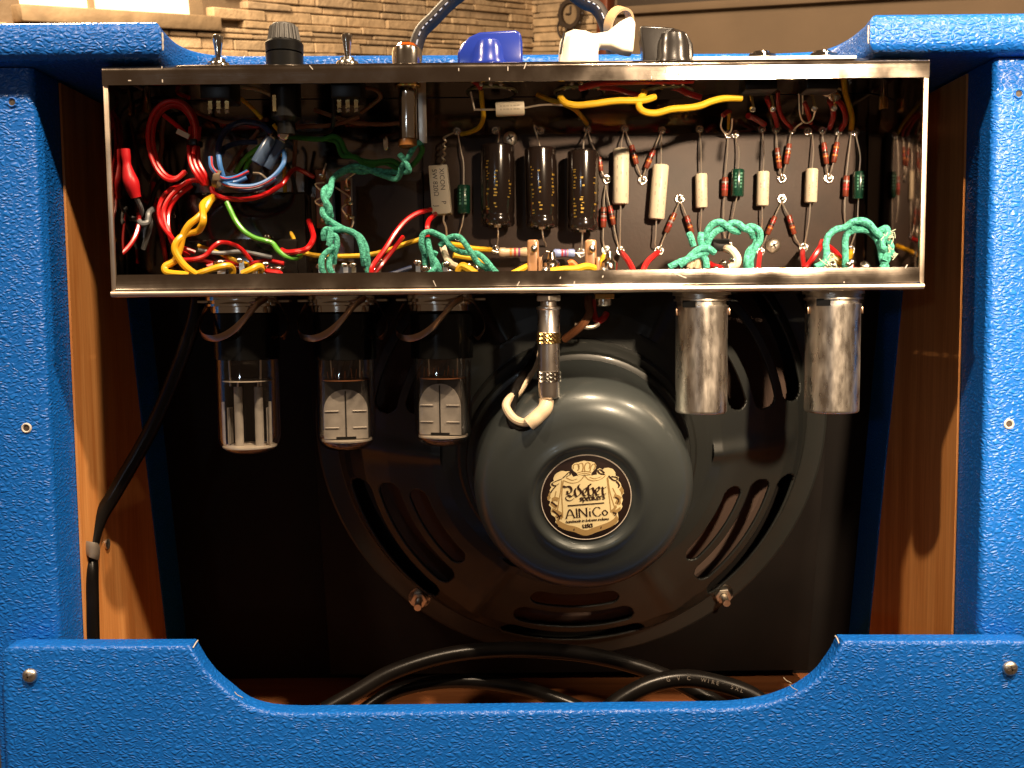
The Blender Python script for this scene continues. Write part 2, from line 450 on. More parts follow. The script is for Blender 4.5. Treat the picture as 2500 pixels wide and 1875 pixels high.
left_wall = MB()
def lw(a, h, dpt): return RC - RD1 * a + RUP * h - NL * dpt
def lrect(a0, a1, h0, h1, d0, d1, mb):
    return mb.prism([lw(a0, h0, d0), lw(a1, h0, d0), lw(a1, h1, d0), lw(a0, h1, d0)], -NL * (d1 - d0))
for (a0, a1, h0, h1) in ((-0.3, NICHE[0], -0.9, 1.2), (NICHE[1], 4.2, -0.9, 1.2), (NICHE[0], NICHE[1], -0.9, NICHE[2]), (NICHE[0], NICHE[1], NICHE[3], 1.2)):
    lrect(a0, a1, h0, h1, 0.02, 0.20, left_wall)
wallL = tag(left_wall.build('wall_left', MORTAR, smooth=False), kind='structure')
def stones(fn, nrm, a_lo, a_hi, h_lo, h_hi, parent, skip, rng):
    h = h_lo
    while h < h_hi:
        hh = rng.uniform(0.013, 0.030)
        a = a_lo + rng.uniform(-0.08, 0)
        while a < a_hi:
            ln = rng.uniform(0.055, 0.20)
            x0, x1 = max(a, a_lo), min(a + ln, a_hi)
            if x1 - x0 > 0.015 and not skip(x0, x1, h, h + hh):
                d = rng.uniform(-0.008, 0.003)
                e = 0.0012
                t0, t1 = rng.uniform(-.002, .002), rng.uniform(-.002, .002)
                mb = MB().prism([fn(x0 + e, h + e, 0.03), fn(x1 - e, h + e, 0.03), fn(x1 - e, h + hh - e + t1, 0.03), fn(x0 + e, h + hh - e + t0, 0.03)], nrm * (0.03 + 0.012 + d))
                mb.build('stone', rng.choice(STONES), parent, bevel=0.0025, seg=1, smooth=False)
            a += ln
        h += hh
rng = random.Random(3)
# only the courses around the part the photograph shows carry single stones
hv = [wl(u, v)[1] for u in (0, 1300) for v in (-60, 170)]
hlo, hhi = min(hv), max(hv)
def vis_l(x0, x1, h0, h1):
    if x1 > NICHE[0] - 0.004 and x0 < NICHE[1] + 0.01 and h1 > NICHE[2] - sill_h and h0 < NICHE[3]: return True
    c = lw((x0 + x1) / 2, (h0 + h1) / 2, 0) - CAM
    w = c.dot(FWD); v = CY - c.dot(UPV) / w * F_PX; u = CX + c.dot(RGT) / w * F_PX
    return not (-50 < v < 185 and -150 < u)
stones(lw, NL, 0.0, wl(-140, 60)[0], hlo, hhi, wallL, vis_l, rng)
# niche: sill, side faces, glowing panel in two panes
sill = MB()
lrect(NICHE[0] - 0.02, NICHE[1] + 0.02, NICHE[2] - sill_h, NICHE[2], -0.030, 0.10, sill)
sill.build('sill', SILL, wallL, bevel=0.004)
am = wl(262, 20)[0]
nich = thing('lit_niche', 'glowing cream glass panel in a recess of the stone wall, top left', 'wall light', lw((NICHE[0] + NICHE[1]) / 2, NICHE[2], 0.1))
for (a0, a1) in ((NICHE[0], am - 0.006), (am + 0.006, NICHE[1])):
    lrect(a0, a1, NICHE[2] + 0.001, NICHE[3], 0.085, 0.10, MB()).build('pane', NICHEW, nich, smooth=False)
lrect(am - 0.0055, am + 0.0055, NICHE[2] + 0.001, NICHE[3], 0.07, 0.10, MB()).build('mullion', SILL, nich, smooth=False)

def rw(a, h, dpt): return RC - RD2 * a + RUP * h - NR * dpt
def wr(u, v):
    p = on_plane(u, v, RC, NR) - RC
    return -p.dot(RD2), p.dot(RUP)
def rrect(a0, a1, h0, h1, d0, d1, mb):
    return mb.prism([rw(a0, h0, d0), rw(a1, h0, d0), rw(a1, h1, d0), rw(a0, h1, d0)], -NR * (d1 - d0))
aj0, aj1 = wr(1478, 60)[0], wr(1500, 60)[0]
wallR = tag(rrect(-0.2, aj0, -0.9, 1.2, 0.02, 0.2, MB()).build('wall_right', MORTAR, smooth=False), kind='structure')
hv = [wr(u, v)[1] for u in (1300, 1490) for v in (-50, 170)]
stones(rw, NR, 0.0, aj0, min(hv), max(hv), wallR, lambda *a: False, rng)
wallP = tag(rrect(aj0 + 0.002, 4.0, -0.9, 1.2, 0.0, 0.2, MB()).build('wall_plaster', PLASTER, smooth=False), kind='structure')
jamb = rrect(aj0 - 0.004, aj1, -0.9, 1.2, -0.045, -0.002, MB()).build('door_jamb', JAMBW, bevel=0.003)
tag(base(jamb), 'reddish brown wooden post between the stone wall and the plain wall', 'post')
# framed dark panel high on the plain wall
h_tr = wr(1640, 20)[1]; a_f0 = wr(1508, 15)[0]
pf = thing('wall_frame', 'pale moulding of a dark framed panel high on the plain wall', 'frame', rw(a_f0 + 0.5, h_tr, 0))
rrect(a_f0, 3.6, h_tr - 0.012, h_tr + 0.012, -0.03, -0.002, MB()).build('moulding', PLASTER, pf, bevel=0.004)
rrect(a_f0 + 0.01, 3.58, h_tr + 0.0125, h_tr + 0.5, -0.018, -0.002, MB()).build('panel', DARKW, pf, smooth=False)
# round wrought iron clock on the narrow stone wall
ca, ch = wr(1413, 36)
cr_ = abs(wr(1440, 36)[0] - ca)
clk = thing('iron_clock', 'small round black iron clock hanging on the stone corner', 'clock', rw(ca, ch - cr_, -0.02))
c0 = rw(ca, ch, -0.035)
MB().lathe([(cr_ * 0.72, 0), (cr_ * 0.72, 0.02), (cr_, 0.02), (cr_, 0), (cr_ * 0.72, 0)], c0, NR, 28, False).build('ring', DARKW, clk)
MB().lathe([(cr_ * 0.70, 0.004), (cr_ * 0.70, 0.008)], c0, NR, 28).build('face', SILL, clk)
for k in range(10):
    a = k * 0.628
    p = c0 + (RD2 * math.cos(a) + RUP * math.sin(a)) * cr_ * 1.08 + NR * 0.01
    MB().ball(p, cr_ * 0.13, 8, 5).build('leaf', DARKW, clk)
MB().tube([c0 + NR * 0.012, c0 + NR * 0.012 + RUP * cr_ * 0.55], 0.003, 6, 0).build('hand', DARKW, clk)
MB().tube([c0 + NR * 0.012, c0 + NR * 0.012 + RD2 * cr_ * 0.4], 0.003, 6, 0).build('hand', DARKW, clk)
MB().tube([c0 + RD2 * cr_, c0 + RD2 * cr_ * 1.35 - RUP * cr_ * 0.9, c0 + RD2 * cr_ * 0.9 - RUP * cr_ * 1.6, c0 - RUP * cr_ * 1.1], 0.004, 6).build('scroll', DARKW, clk)

# ================================================================== THE CABINET
mm = 0.001
Z_TOP, Z_TOPB = at(1250, 38, 0).z, at(1250, 134, 0).z
XIL, XIR = at(108, 800, 12).x, at(2411, 800, 12).x       # inner faces of the two sides
XOL, XOR = at(-8, 1800, 12).x, at(2512, 1800, 12).x
Z_FLOOR = at(1100, 1655, 192).z
cab = thing('amplifier_cabinet', 'blue textured vinyl covered guitar amplifier cabinet, open at the back', 'amplifier', ((XOL + XOR) / 2, 0.13, Z_FLOOR - 0.02))

def build_sel(mb, name, mt, parent, width, seg, sel):
    o = mb.build(name, mt, parent)
    bm = bmesh.new(); bm.from_mesh(o.data)
    ed = [e for e in bm.edges if sel(e)]
    bmesh.ops.bevel(bm, geom=ed, offset=width, segments=seg, profile=0.5, affect='EDGES', clamp_overlap=True)
    for f in bm.faces: f.smooth = True
    for e in bm.edges: e.smooth = not (len(e.link_faces) == 2 and e.calc_face_angle(0) > R(40))
    bm.to_mesh(o.data); bm.free()
    return o
def tp(u, v):
    p = on_plane(u, v, Vector((0, 0, Z_TOP)), Vector((0, 0, 1))); return (p.x, max(p.y, 0.0))
nl = [(at(393, 90, 0).x, 0.0)] + [tp(*q) for q in ((407, 69), (427, 90), (452, 108), (480, 120), (520, 128), (580, 131.5))]
nr = [tp(*q) for q in ((1900, 124.5), (1985, 120.5), (2020, 112), (2046, 100), (2073, 82.6), (2103, 57.6))] + [(at(2124, 80, 0).x, 0.0)]
yb = sum(p[1] for p in (nl[-1], nr[0])) / 2
nl = [nl[0]] + catmull([Vector((x, y, 0)) for x, y in nl[1:]], 3); nr = catmull([Vector((x, y, 0)) for x, y in nr[:-1]], 3) + [nr[-1]]
pts = [(XOL - 0.002, 0.0)] + [tuple(p)[:2] for p in nl] + [tuple(p)[:2] for p in nr] + [(XOR + 0.002, 0.0), (XOR + 0.002, 0.215), (XOL - 0.002, 0.215)]
top = MB().prism([Vector((x, y, Z_TOPB)) for x, y in pts], Vector((0, 0, Z_TOP - Z_TOPB)))
topo = build_sel(top, 'top_panel', TOLEX, cab, 0.0055, 4, lambda e: abs(e.verts[0].co.z - e.verts[1].co.z) < 1e-5 and max(e.verts[0].co.y, e.verts[1].co.y) < 0.2)
WORN = mat('worn_white_edge', (0.62, 0.56, 0.50), 0.8)
for (x, s) in ((pts[1][0], 1), (nr[-1][0], -1)):
    MB().tube([(x + 0.0002 * s, 0.0012, Z_TOPB + 0.004), (x + 0.0004 * s, 0.0010, Z_TOPB + 0.009), (x + 0.0002 * s, 0.0012, Z_TOP - 0.006)], 0.0006, 6, 3, rr=lambda t: 0.5 + 0.5 * abs(math.sin(t * 9))).build('worn_edge', WORN, cab)

def zz(v, Y=12): return at(1250, v, Y).z
Z_SIDE_T = Z_TOPB - 0.0006
for s, xi, xo in ((-1, XIL, XOL), (1, XIR, XOR)):
    b = MB().box(min(xi, xo), max(xi, xo), 0.012, 0.205, Z_FLOOR - 0.06, Z_SIDE_T)
    o = build_sel(b, 'side_panel', TOLEX, cab, 0.0035, 4, lambda e: abs(e.verts[0].co.z - e.verts[1].co.z) > 0.1 and e.verts[0].co.y < 0.02)
# speaker / baffle frame of reference
TAU = R(10.5)
SPK = at(1394, 1042, 136)
SN = Vector((0, -math.cos(TAU), -math.sin(TAU)))      # towards the back of the cabinet
SU = Vector((0, -math.sin(TAU), math.cos(TAU)))       # up in the baffle
SX = Vector((1, 0, 0))
def bz(z, h=0.0): return SPK.y - (z - SPK.z) * math.tan(TAU) - h / math.cos(TAU)
for s, xi, u_hole in ((-1, XIL, 0), (1, XIR, 0)):
    x0 = xi + (0.0004 if s < 0 else -0.0004)
    za, zb_ = Z_FLOOR, Z_SIDE_T - 0.001
    poly = [Vector((x0, 0.038, za)), Vector((x0, 0.038, zb_)), Vector((x0, bz(zb_, 0.010), zb_)), Vector((x0, bz(za, 0.010), za))]
    MB().prism(poly, Vector((0.0012 * -s, 0, 0))).build('inner_side_board', WOOD_V, cab, smooth=False)
    # tolex covered strip along the baffle
    xa = xi + 0.0004 * -s
    poly = [Vector((xa, bz(zb_, 0.0095), zb_)), Vector((xa, bz(zb_, -0.022), zb_)), Vector((xa, bz(za, -0.022), za)), Vector((xa, bz(za, 0.0095), za))]
    MB().prism(poly, Vector((0.0020 * -s, 0, 0))).build('corner_strip', TOLEX, cab, smooth=False)
MB().obox(SPK - SN * 0.011 - SU * 0.008, Vector((0.166, 0, 0)), SN * 0.0109, SU * 0.171).build('speaker_board', BLACK_BOARD, cab, bevel=0.001)
MB().obox(Vector(((XIL + XIR) / 2, SPK.y, SPK.z)) - SN * 0.029 + SU * 0.00, Vector(((XIR - XIL) / 2 - 0.002, 0, 0)), SN * 0.0058, SU * 0.215).build('baffle_board', BLACK_BOARD, cab, smooth=False)
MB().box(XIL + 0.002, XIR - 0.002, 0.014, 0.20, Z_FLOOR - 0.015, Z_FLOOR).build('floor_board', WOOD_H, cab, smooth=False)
# inner top: wooden cleats under the top board
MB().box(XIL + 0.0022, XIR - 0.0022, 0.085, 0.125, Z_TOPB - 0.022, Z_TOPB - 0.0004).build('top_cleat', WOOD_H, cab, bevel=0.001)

# lower back panel with its scooped top edge
sil = [(26, 1592), (31, 1572), (42, 1563), (60, 1561), (479, 1560)]
cur = [(504, 1602), (529, 1634), (570, 1670), (610, 1700), (651, 1714), (692, 1720), (740, 1722)]
cur2 = [(1760, 1711), (1810, 1707), (1864, 1697), (1905, 1684), (1946, 1665), (1986, 1635), (2007, 1610), (2027, 1581)]
sil2 = [(2043, 1549), (2440, 1549), (2482, 1549), (2494, 1553), (2499, 1572)]
P = []
TY = 10.0
for q in sil: P.append(at(q[0], q[1], TY))
P += catmull([at(u, v, TY) for u, v in cur], 3) + catmull([at(u, v, TY) for u, v in cur2], 3)
for q in sil2: P.append(at(q[0], q[1], TY))
P += [at(2487, 2000, TY), at(44, 2000, TY)]
P = [Vector((p.x, 0.010, p.z)) for p in P]
lower = build_sel(MB().prism(P, Vector((0, -0.010, 0))), 'lower_back_panel', TOLEX, cab, 0.0024, 4, lambda e: e.verts[0].co.y < 0.001 and e.verts[1].co.y < 0.001)
for (u, v) in ((478, 1563), (2044, 1552)):
    p = at(u, v, 5) - Vector((0, 0, 0.0005))
    MB().tube([p + Vector((-0.0003, -0.0035, -0.0022)), p + Vector((0, 0, -0.0009)), p + Vector((0, 0.003, -0.0007))], 0.00035, 6, 3).build('worn_edge', WORN, cab)
FUZZ = mat('frayed_thread', (0.62, 0.55, 0.42), 0.9)
for (u, v) in ((590, 1707), (1925, 1672), (1940, 1690)):
    p = at(u, v, 0) + Vector((0, -0.0006, 0))
    MB().tube([p, p + Vector((0.001, -0.001, 0.0015)), p + Vector((-0.0015, -0.0012, 0.003)), p + Vector((-0.003, -0.0008, 0.0045))], 0.00018, 4, 3).build('loose_thread', FUZZ, cab)
# pan-head screws of the lower panel
for (u, v) in ((74, 1649), (2465, 1631)):
    p = at(u, v, 0)
    rr = 0.0038
    sc = MB().lathe([(rr, -0.0004), (rr, 0.0007), (rr * 0.86, 0.0017), (rr * 0.5, 0.0024), (0.0, 0.0026)], p, (0, -1, 0), 20).build('screw', ZINC, lower)
    for a in (0.3, 0.3 + math.pi / 2):
        d = Vector((math.cos(a), 0, math.sin(a))); e = Vector((-math.sin(a), 0, math.cos(a)))
        MB().obox(p + Vector((0, -0.00245, 0)), d * 0.0021, Vector((0, 0.0003, 0)), e * 0.0004).build('cross_slot', INK, sc, smooth=False)
# empty screw holes in the rear edges of the sides
for (u, v) in ((30, 250), (65, 1045), (2487, 229), (2463, 1035)):
    p = at(u, v, 12)
    h = MB().lathe([(0.0022, 0.0), (0.0020, 0.00045), (0.0013, 0.0002), (0.0012, 0.0), (0, 0.00015)], p, (0, -1, 0), 16).build('screw_hole', INK, cab)
    MB().lathe([(0.0016, 0.0003), (0.0021, 0.0007), (0.0026, 0.0004), (0.0027, 0.0)], p, (0, -1, 0), 16, False).build('torn_rim', WORN if u < 100 and v > 500 or u > 2400 and v > 500 else TOLEX, h)
# ================================================================== THE CHASSIS
CY0 = 4.0                                     # rear flange plane, mm
XCL, XCR = at(259, 400, CY0).x, at(2263, 400, CY0).x
ZCT, ZFT = at(1250, 151, CY0).z, at(1250, 199, CY0).z
ZFB, ZCB = at(1250, 662, CY0).z, at(1250, 714, CY0).z
YB = 0.074                                    # inner face of the far wall
T = 0.0013
cha = thing('amplifier_chassis', 'long polished steel chassis tray full of wiring, open towards the viewer', 'chassis', ((XCL + XCR) / 2, 0.04, ZCB))
xa, xb = XCL + 0.0024, XCR - 0.0024
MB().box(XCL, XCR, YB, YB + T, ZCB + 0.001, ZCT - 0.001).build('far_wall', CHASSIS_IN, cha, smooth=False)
def sheet(prof, name, mt, x0=xa, x1=xb):
    """bent sheet: profile of (y, z) in metres swept along x"""
    left, right = [], []
    n = len(prof)
    for i in range(n):
        a, b = prof[max(i - 1, 0)], prof[min(i + 1, n - 1)]
        t = Vector((b[0] - a[0], b[1] - a[1])).normalized()
        left.append((prof[i][0] - t.y * T / 2, prof[i][1] + t.x * T / 2)); right.append((prof[i][0] + t.y * T / 2, prof[i][1] - t.x * T / 2))
    poly = left + right[::-1]
    return MB().prism([Vector((x0, y, z)) for y, z in poly], Vector((x1 - x0, 0, 0))).build(name, mt, cha, sharp=28)
yf = CY0 * mm
rb = 0.0030
def arc(cy, cz, r, a0, a1, n=6):
    return [(cy + r * math.cos(R(a0 + (a1 - a0) * k / n)), cz + r * math.sin(R(a0 + (a1 - a0) * k / n))) for k in range(n + 1)]
yt = yf + 0.0004
top_w = sheet([(YB, ZCT)] + arc(yf + rb, ZCT - rb, rb, 90, 180) + [(yf + 0.0001, (ZCT + ZFT) / 2), (yt - 0.0003, ZFT)], 'top_wall', CHASSIS, XCL, XCR)
bot_w = sheet([(YB, ZCB), (yf + 0.004, ZCB)] + arc(yf - 0.0002, ZCB + 0.0013, 0.0014, 270, 95, 7) + [(yf + 0.0002, ZCB + 0.0035), (yf + 0.0014, ZFB)], 'bottom_wall', CHASSIS)
for x0, x1 in ((XCL, XCL + 0.0022), (XCR - 0.0022, XCR)):
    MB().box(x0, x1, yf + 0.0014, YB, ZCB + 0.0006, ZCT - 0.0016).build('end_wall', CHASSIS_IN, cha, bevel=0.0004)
    MB().box(x0 - 0.0001, x1 + 0.0001, yf + 0.0002, yf + 0.0016, ZCB + 0.0016, ZFT + 0.001).build('end_wall_edge', HEM, cha, bevel=0.0003)
# bright rolled hem along the bottom
MB().tube([(XCL + 0.0005, yf - 0.0012, ZCB + 0.0011), (XCR - 0.0008, yf - 0.0012, ZCB + 0.0011)], (0.0013, 0.0015), 12, 0).build('rolled_hem', HEM, cha)
# small white nicks on the two flanges
for (u, v, l, a) in ((1282, 161, 3, 70), (1240, 168, 2, 90), (1195, 193, 1.2, 90), (1626, 172, 2.2, 80), (1658, 176, 3, 85), (1590, 190, 1.5, 90), (1265, 693, 2.6, 60), (1063, 696, 5, -65), (1402, 690, 1.4, 80), (1368, 678, 1, 70), (1660, 672, 7, -22), (1472, 675, 1, 60), (396, 165, 1, 90), (397, 198, 1.4, 90), (317, 197, 1.4, 0), (760, 165, 2.5, -50), (2215, 650, 2, 60), (2060, 690, 1, 70), (1120, 170, 1.4, 90)):
    p = at(u, v, CY0 - 0.5); d = Vector((math.cos(R(a)), 0, math.sin(R(a)))) * (l * mm / 2); e = Vector((-math.sin(R(a)), 0, math.cos(R(a)))) * 0.00022
    p.y = yf - 0.0008 if v < 400 else yf - 0.0006 + 0.0012 * (ZCB + 0.0035 - p.z) / (ZCB + 0.0035 - ZFB)
    MB().obox(p, d, Vector((0, 0.0001, 0)), e).build('scratch', WORN, cha, smooth=False)
# bolts holding the chassis, hanging from its roof
for (u, v0, v1, Y) in ((358, 200, 278, 42), (2157, 190, 268, 42)):
    p, q = at(u, v0, Y), at(u, v1, Y); p.z = ZCT - 0.001
    b = MB().cyl(p, q, 0.0021, 12).build('hanging_bolt', CHASSIS_IN, cha)
    for k in range(9):
        z = q.z + 0.0006 + k * 0.0007
        MB().lathe([(0.0021, -0.0003), (0.0025, 0), (0.0021, 0.0003)], (q.x, q.y, z), (0, 0, 1), 12).build('thread', BRASS, b)
# bright plate with jack nuts on the roof, right end
pl0, pl1 = at(1690, 130, 10).x, at(2090, 130, 10).x
MB().box(pl0, pl1, 0.009, 0.045, ZCT + 0.0007, ZCT + 0.0030).build('roof_plate', mat('white_enamel', (0.80, 0.76, 0.70), 0.3), cha, bevel=0.0004)

def hexnut(c, axis, r, h, name, mt, parent, hole=0.55):
    return MB().lathe([(r * hole, 0), (r, 0), (r, h), (r * hole, h), (r * hole, 0)], c, axis, 6, False).build(name, mt, parent, bevel=r * 0.05, seg=1, sharp=25)

UPZ = Vector((0, 0, 1))
# ------------------------------------------------------------------ hardware standing on the roof
def toggle(u, vtop, label, wires):
    Y = 15
    p = at(u, 140, Y); p.z = ZCT + T / 2
    t = thing('toggle_switch', label, 'switch', p, 'chrome bat toggle switches on the chassis roof')
    MB().lathe([(0.0058, 0), (0.0058, 0.0018), (0.0052, 0.0030), (0.0036, 0.0034), (0.0033, 0.0050)], p, UPZ, 24).build('bushing', CHROME, t)
    top_z = at(u, vtop, Y).z
    h = top_z - p.z
    MB().lathe([(0.0013, 0.0045), (0.0015, h * 0.45), (0.0022, h * 0.72), (0.0028, h * 0.87), (0.0026, h * 0.95), (0.0015, h * 0.995), (0, h)], p, UPZ, 20).build('bat', CHROME, t)
    b0 = p.copy(); b0.z = ZCT - 0.0012
    MB().box(p.x - 0.0075, p.x + 0.0075, 0.008, 0.026, b0.z - 0.014, b0.z - 0.001).build('body', BLACKP, t, bevel=0.0008)
    for k in (-1, 0, 1):
        q = Vector((p.x + k * 0.0042, 0.013, b0.z - 0.014))
        MB().obox(q + Vector((0, 0, -0.003)), Vector((0.001, 0, 0)), Vector((0, 0.0003, 0)), Vector((0, 0, 0.0032))).build('lug', BRASS, t, smooth=False)
        MB().ball(q + Vector((0.0003, -0.0008, -0.0052)), 0.0012, 8, 5).build('solder_joint', SOLDER, t)
toggle(533, 84, 'chrome bat toggle switch at the left end, beside the ribbed fuse cap', 0)
toggle(848, 81, 'chrome bat toggle switch between the ribbed fuse cap and the amber pilot lamp', 0)
# fuse holder with ribbed cap
p = at(695, 140, 17); p.z = ZCT + T / 2
t = thing('fuse_holder', 'black fuse holder with tapered ribbed cap on the chassis roof', 'fuse holder', p)
s_ = (456 + 17) / F_PX * mm
zc = [at(695, v, 17).z - p.z for v in (146, 133, 104, 61)]
MB().lathe([(44 * s_, 0.0), (44 * s_, zc[1] - 0.0004), (41 * s_, zc[1])], p, UPZ, 32).build('collar', BLACKP, t, sharp=30)
MB().lathe([(44 * s_, zc[1] + 0.0004), (45 * s_, zc[2] - 0.001), (42 * s_, zc[2])], p, UPZ, 32).build('skirt', BLACKP, t, sharp=30)
cap = MB().lathe([(36 * s_, zc[2]), (30 * s_, zc[3] - 0.0008), (27 * s_, zc[3]), (0, zc[3])], p, UPZ, 32).build('cap', mat('grey_ribbed_cap', (0.075, 0.072, 0.068), 0.45), t)
for k in range(20):
    a = k * math.pi / 10
    d = Vector((math.cos(a), math.sin(a), 0))
    MB().tube([p + d * 36.5 * s_ + UPZ * (zc[2] + 0.0003), p + d * 30.5 * s_ + UPZ * (zc[3] - 0.0012)], 0.0007, 6, 0).build('rib', MATS['grey_ribbed_cap'], cap)
b0 = p.copy(); b0.z = ZCT - 0.0012
MB().lathe([(0.0085, 0), (0.0085, -0.003), (0.0075, -0.004), (0.0075, -0.022), (0.0045, -0.024), (0.0045, -0.030)], b0, UPZ, 24).build('body', BLACKP, t)
tip = b0 + Vector((-0.002, -0.001, -0.031))
MB().ball(at(692, 322, 18), 0.0034, 10, 6, (1, 0.8, 1.3)).build('solder_joint', SOLDER, t)
MB().obox(b0 + Vector((-0.004, -0.007, -0.016)), Vector((0.0009, 0, 0)), Vector((0, 0.0004, 0)), Vector((0, 0, 0.004))).build('lug', BRASS, t, smooth=False)
# amber pilot lamp
Y = 18
p = at(994, 140, Y); p.z = ZCT + T / 2; s_ = (456 + Y) / F_PX * mm
t = thing('pilot_lamp', 'amber jewel pilot lamp with chrome bezel and lamp holder below', 'pilot lamp', p)
za, zb_ = at(994, 120, Y).z - p.z, at(994, 105, Y).z - p.z
MB().lathe([(36 * s_, 0), (36 * s_, za - 0.002), (33 * s_, za), (28 * s_, za + 0.0006), (26 * s_, za)], p, UPZ, 32).build('bezel', CHROME, t)
AMBER = mat('amber_jewel', (0.62, 0.13, 0.015), 0.15, coat=0.5, trans=0.3)
MB().lathe([(26 * s_, za - 0.001), (26 * s_, za + 0.001), (20 * s_, zb_ - 0.0006), (8 * s_, zb_), (0, zb_)], p, UPZ, 12).build('jewel', AMBER, t, smooth=False)
ct, cbm = at(995, 212, 24), at(996, 340, 24)
r = 22 * (456 + 24) / F_PX * mm
MB().lathe([(r * 1.45, 0.0), (r * 1.45, -0.002), (r * 1.3, -0.0026)], (ct.x, ct.y, ct.z + 0.002), UPZ, 24).build('brass_ring', BRASS, t)
MB().lathe([(r * 1.05, 0), (r * 1.05, -0.006), (r, -0.0065), (r, cbm.z - ct.z)], ct, UPZ, 28).build('lamp_socket', CHROME, t)
MB().lathe([(r * 0.95, 0), (r * 1.05, -0.001), (r * 1.05, -0.0035), (r * 0.6, -0.0045), (0, -0.0045)], cbm, UPZ, 24).build('lamp_base', mat('bakelite_brown', (0.30, 0.12, 0.03), 0.3), t)
bp = at(1032, 318, 25)
MB().obox(bp + Vector((0, 0, 0.010)), Vector((0.0021, 0, 0)), Vector((0, 0.0003, 0.00004)), Vector((-0.0001, 0, 0.0165))).build('bracket', ZINC, t, bevel=0.0002)
MB().ball(at(942, 350, 22), 0.0017, 8, 6, (1, 1, 2.2)).build('solder_tab', SOLDER, t)
# ------------------------------------------------------------------ pointer knobs with their potentiometers
def knob(name, label, outline, Y, th, dome, mt, line=None):
    s_ = (456 + Y) / F_PX * mm
    P = [at(u, v, Y) for u, v in outline]
    for q in P: q.y = Y * mm - th / 2
    lo = ZCT + 0.0016
    cx = at(dome[0], 140, Y).x
    t = thing(name, label, 'knob', Vector((cx, Y * mm, lo)), 'pointer knobs on the chassis roof')
    P = [P[0].copy()] + P + [P[-1].copy()]; P[0].z = lo; P[-1].z = lo
    MB().prism(P, Vector((0, th, 0))).build('pointer', mt, t, bevel=th * 0.13, seg=3)
    r, h = dome[1] * s_, at(dome[0], dome[2], Y).z - lo
    MB().lathe([(r * 1.12, 0), (r * 1.12, 0.0012), (r, 0.003), (r * 0.97, h * 0.55), (r * 0.8, h * 0.85), (r * 0.45, h * 0.98), (0, h)], (cx, Y * mm, lo), UPZ, 28).build('hub', mt, t)
    if line: 
        a, b = at(*line[0], Y), at(*line[1], Y)
        a.y = b.y = Y * mm - th / 2 - 0.0003
        MB().tube([a, b], 0.0006, 6, 0).build('index_line', B_BLK, t)
    return t
KBLUE = mat('blue_knob_plastic', (0.020, 0.050, 0.42), 0.22, coat=0.3)
KWHITE = mat('white_knob_plastic', (0.82, 0.76, 0.66), 0.30, coat=0.2)
KBLACK = mat('black_knob_plastic', (0.016, 0.014, 0.013), 0.25, coat=0.3, bump=(500, 0.1, 0.0002))
knob('pointer_knob', 'royal blue plastic pointer knob on the chassis roof', [(1118, 134), (1128, 116), (1147, 96), (1172, 85), (1258, 80), (1271, 86), (1275, 108), (1276, 136)], 20, 0.0105, (1193, 44, 96), KBLUE)
knob('pointer_knob', 'white plastic pointer knob between the blue and black knobs', [(1364, 134), (1366, 108), (1378, 86), (1400, 77), (1428, 80), (1446, 88), (1482, 82), (1512, 58), (1538, 45), (1549, 60), (1547, 96), (1543, 134), (1517, 130), (1489, 118), (1462, 116), (1459, 132)], 20, 0.0100, (1412, 46, 84), KWHITE, ((1376, 88), (1367, 138)))
knob('pointer_knob', 'black plastic pointer knob beside the bright metal plate', [(1567, 134), (1562, 100), (1560, 68), (1610, 70), (1640, 73), (1672, 84), (1688, 112), (1690, 134)], 22, 0.0085, (1640, 44, 75), KBLACK)
for (u, Y, lb) in ((1200, 36, 'grey potentiometer under the blue knob'), (1414, 36, 'grey potentiometer under the white knob'), (1630, 38, 'grey potentiometer under the black knob')):
    p = at(u, 230, Y); zt = ZCT - 0.0012
    t = thing('potentiometer', lb + ', inside the chassis', 'potentiometer', (p.x, p.y, p.z), 'potentiometers under the chassis roof')
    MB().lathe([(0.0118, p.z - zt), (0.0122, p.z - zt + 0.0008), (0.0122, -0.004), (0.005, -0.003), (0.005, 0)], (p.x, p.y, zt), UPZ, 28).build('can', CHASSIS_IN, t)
    MB().lathe([(0.0130, -0.0008), (0.0136, 0), (0.0130, 0.0008), (0.0120, 0)], (p.x, p.y, p.z + 0.001), UPZ, 28, False).build('rim', mat('greenish_cadmium', (0.26, 0.27, 0.16), 0.35, 0.8) if 'greenish_cadmium' not in MATS else MATS['greenish_cadmium'], t)
    for k in (-1, 0, 1):
        q = Vector((p.x + k * 0.005, p.y - 0.013, zt - 0.005))
        MB().obox(q, Vector((0.0012, 0, 0)), Vector((0, 0.003, 0)), Vector((0, 0, 0.0003))).build('lug', BRASS, t, smooth=False)
        MB().ball(q + Vector((0, -0.003, -0.0004)), 0.0014, 8, 5).build('solder_joint', SOLDER, t)
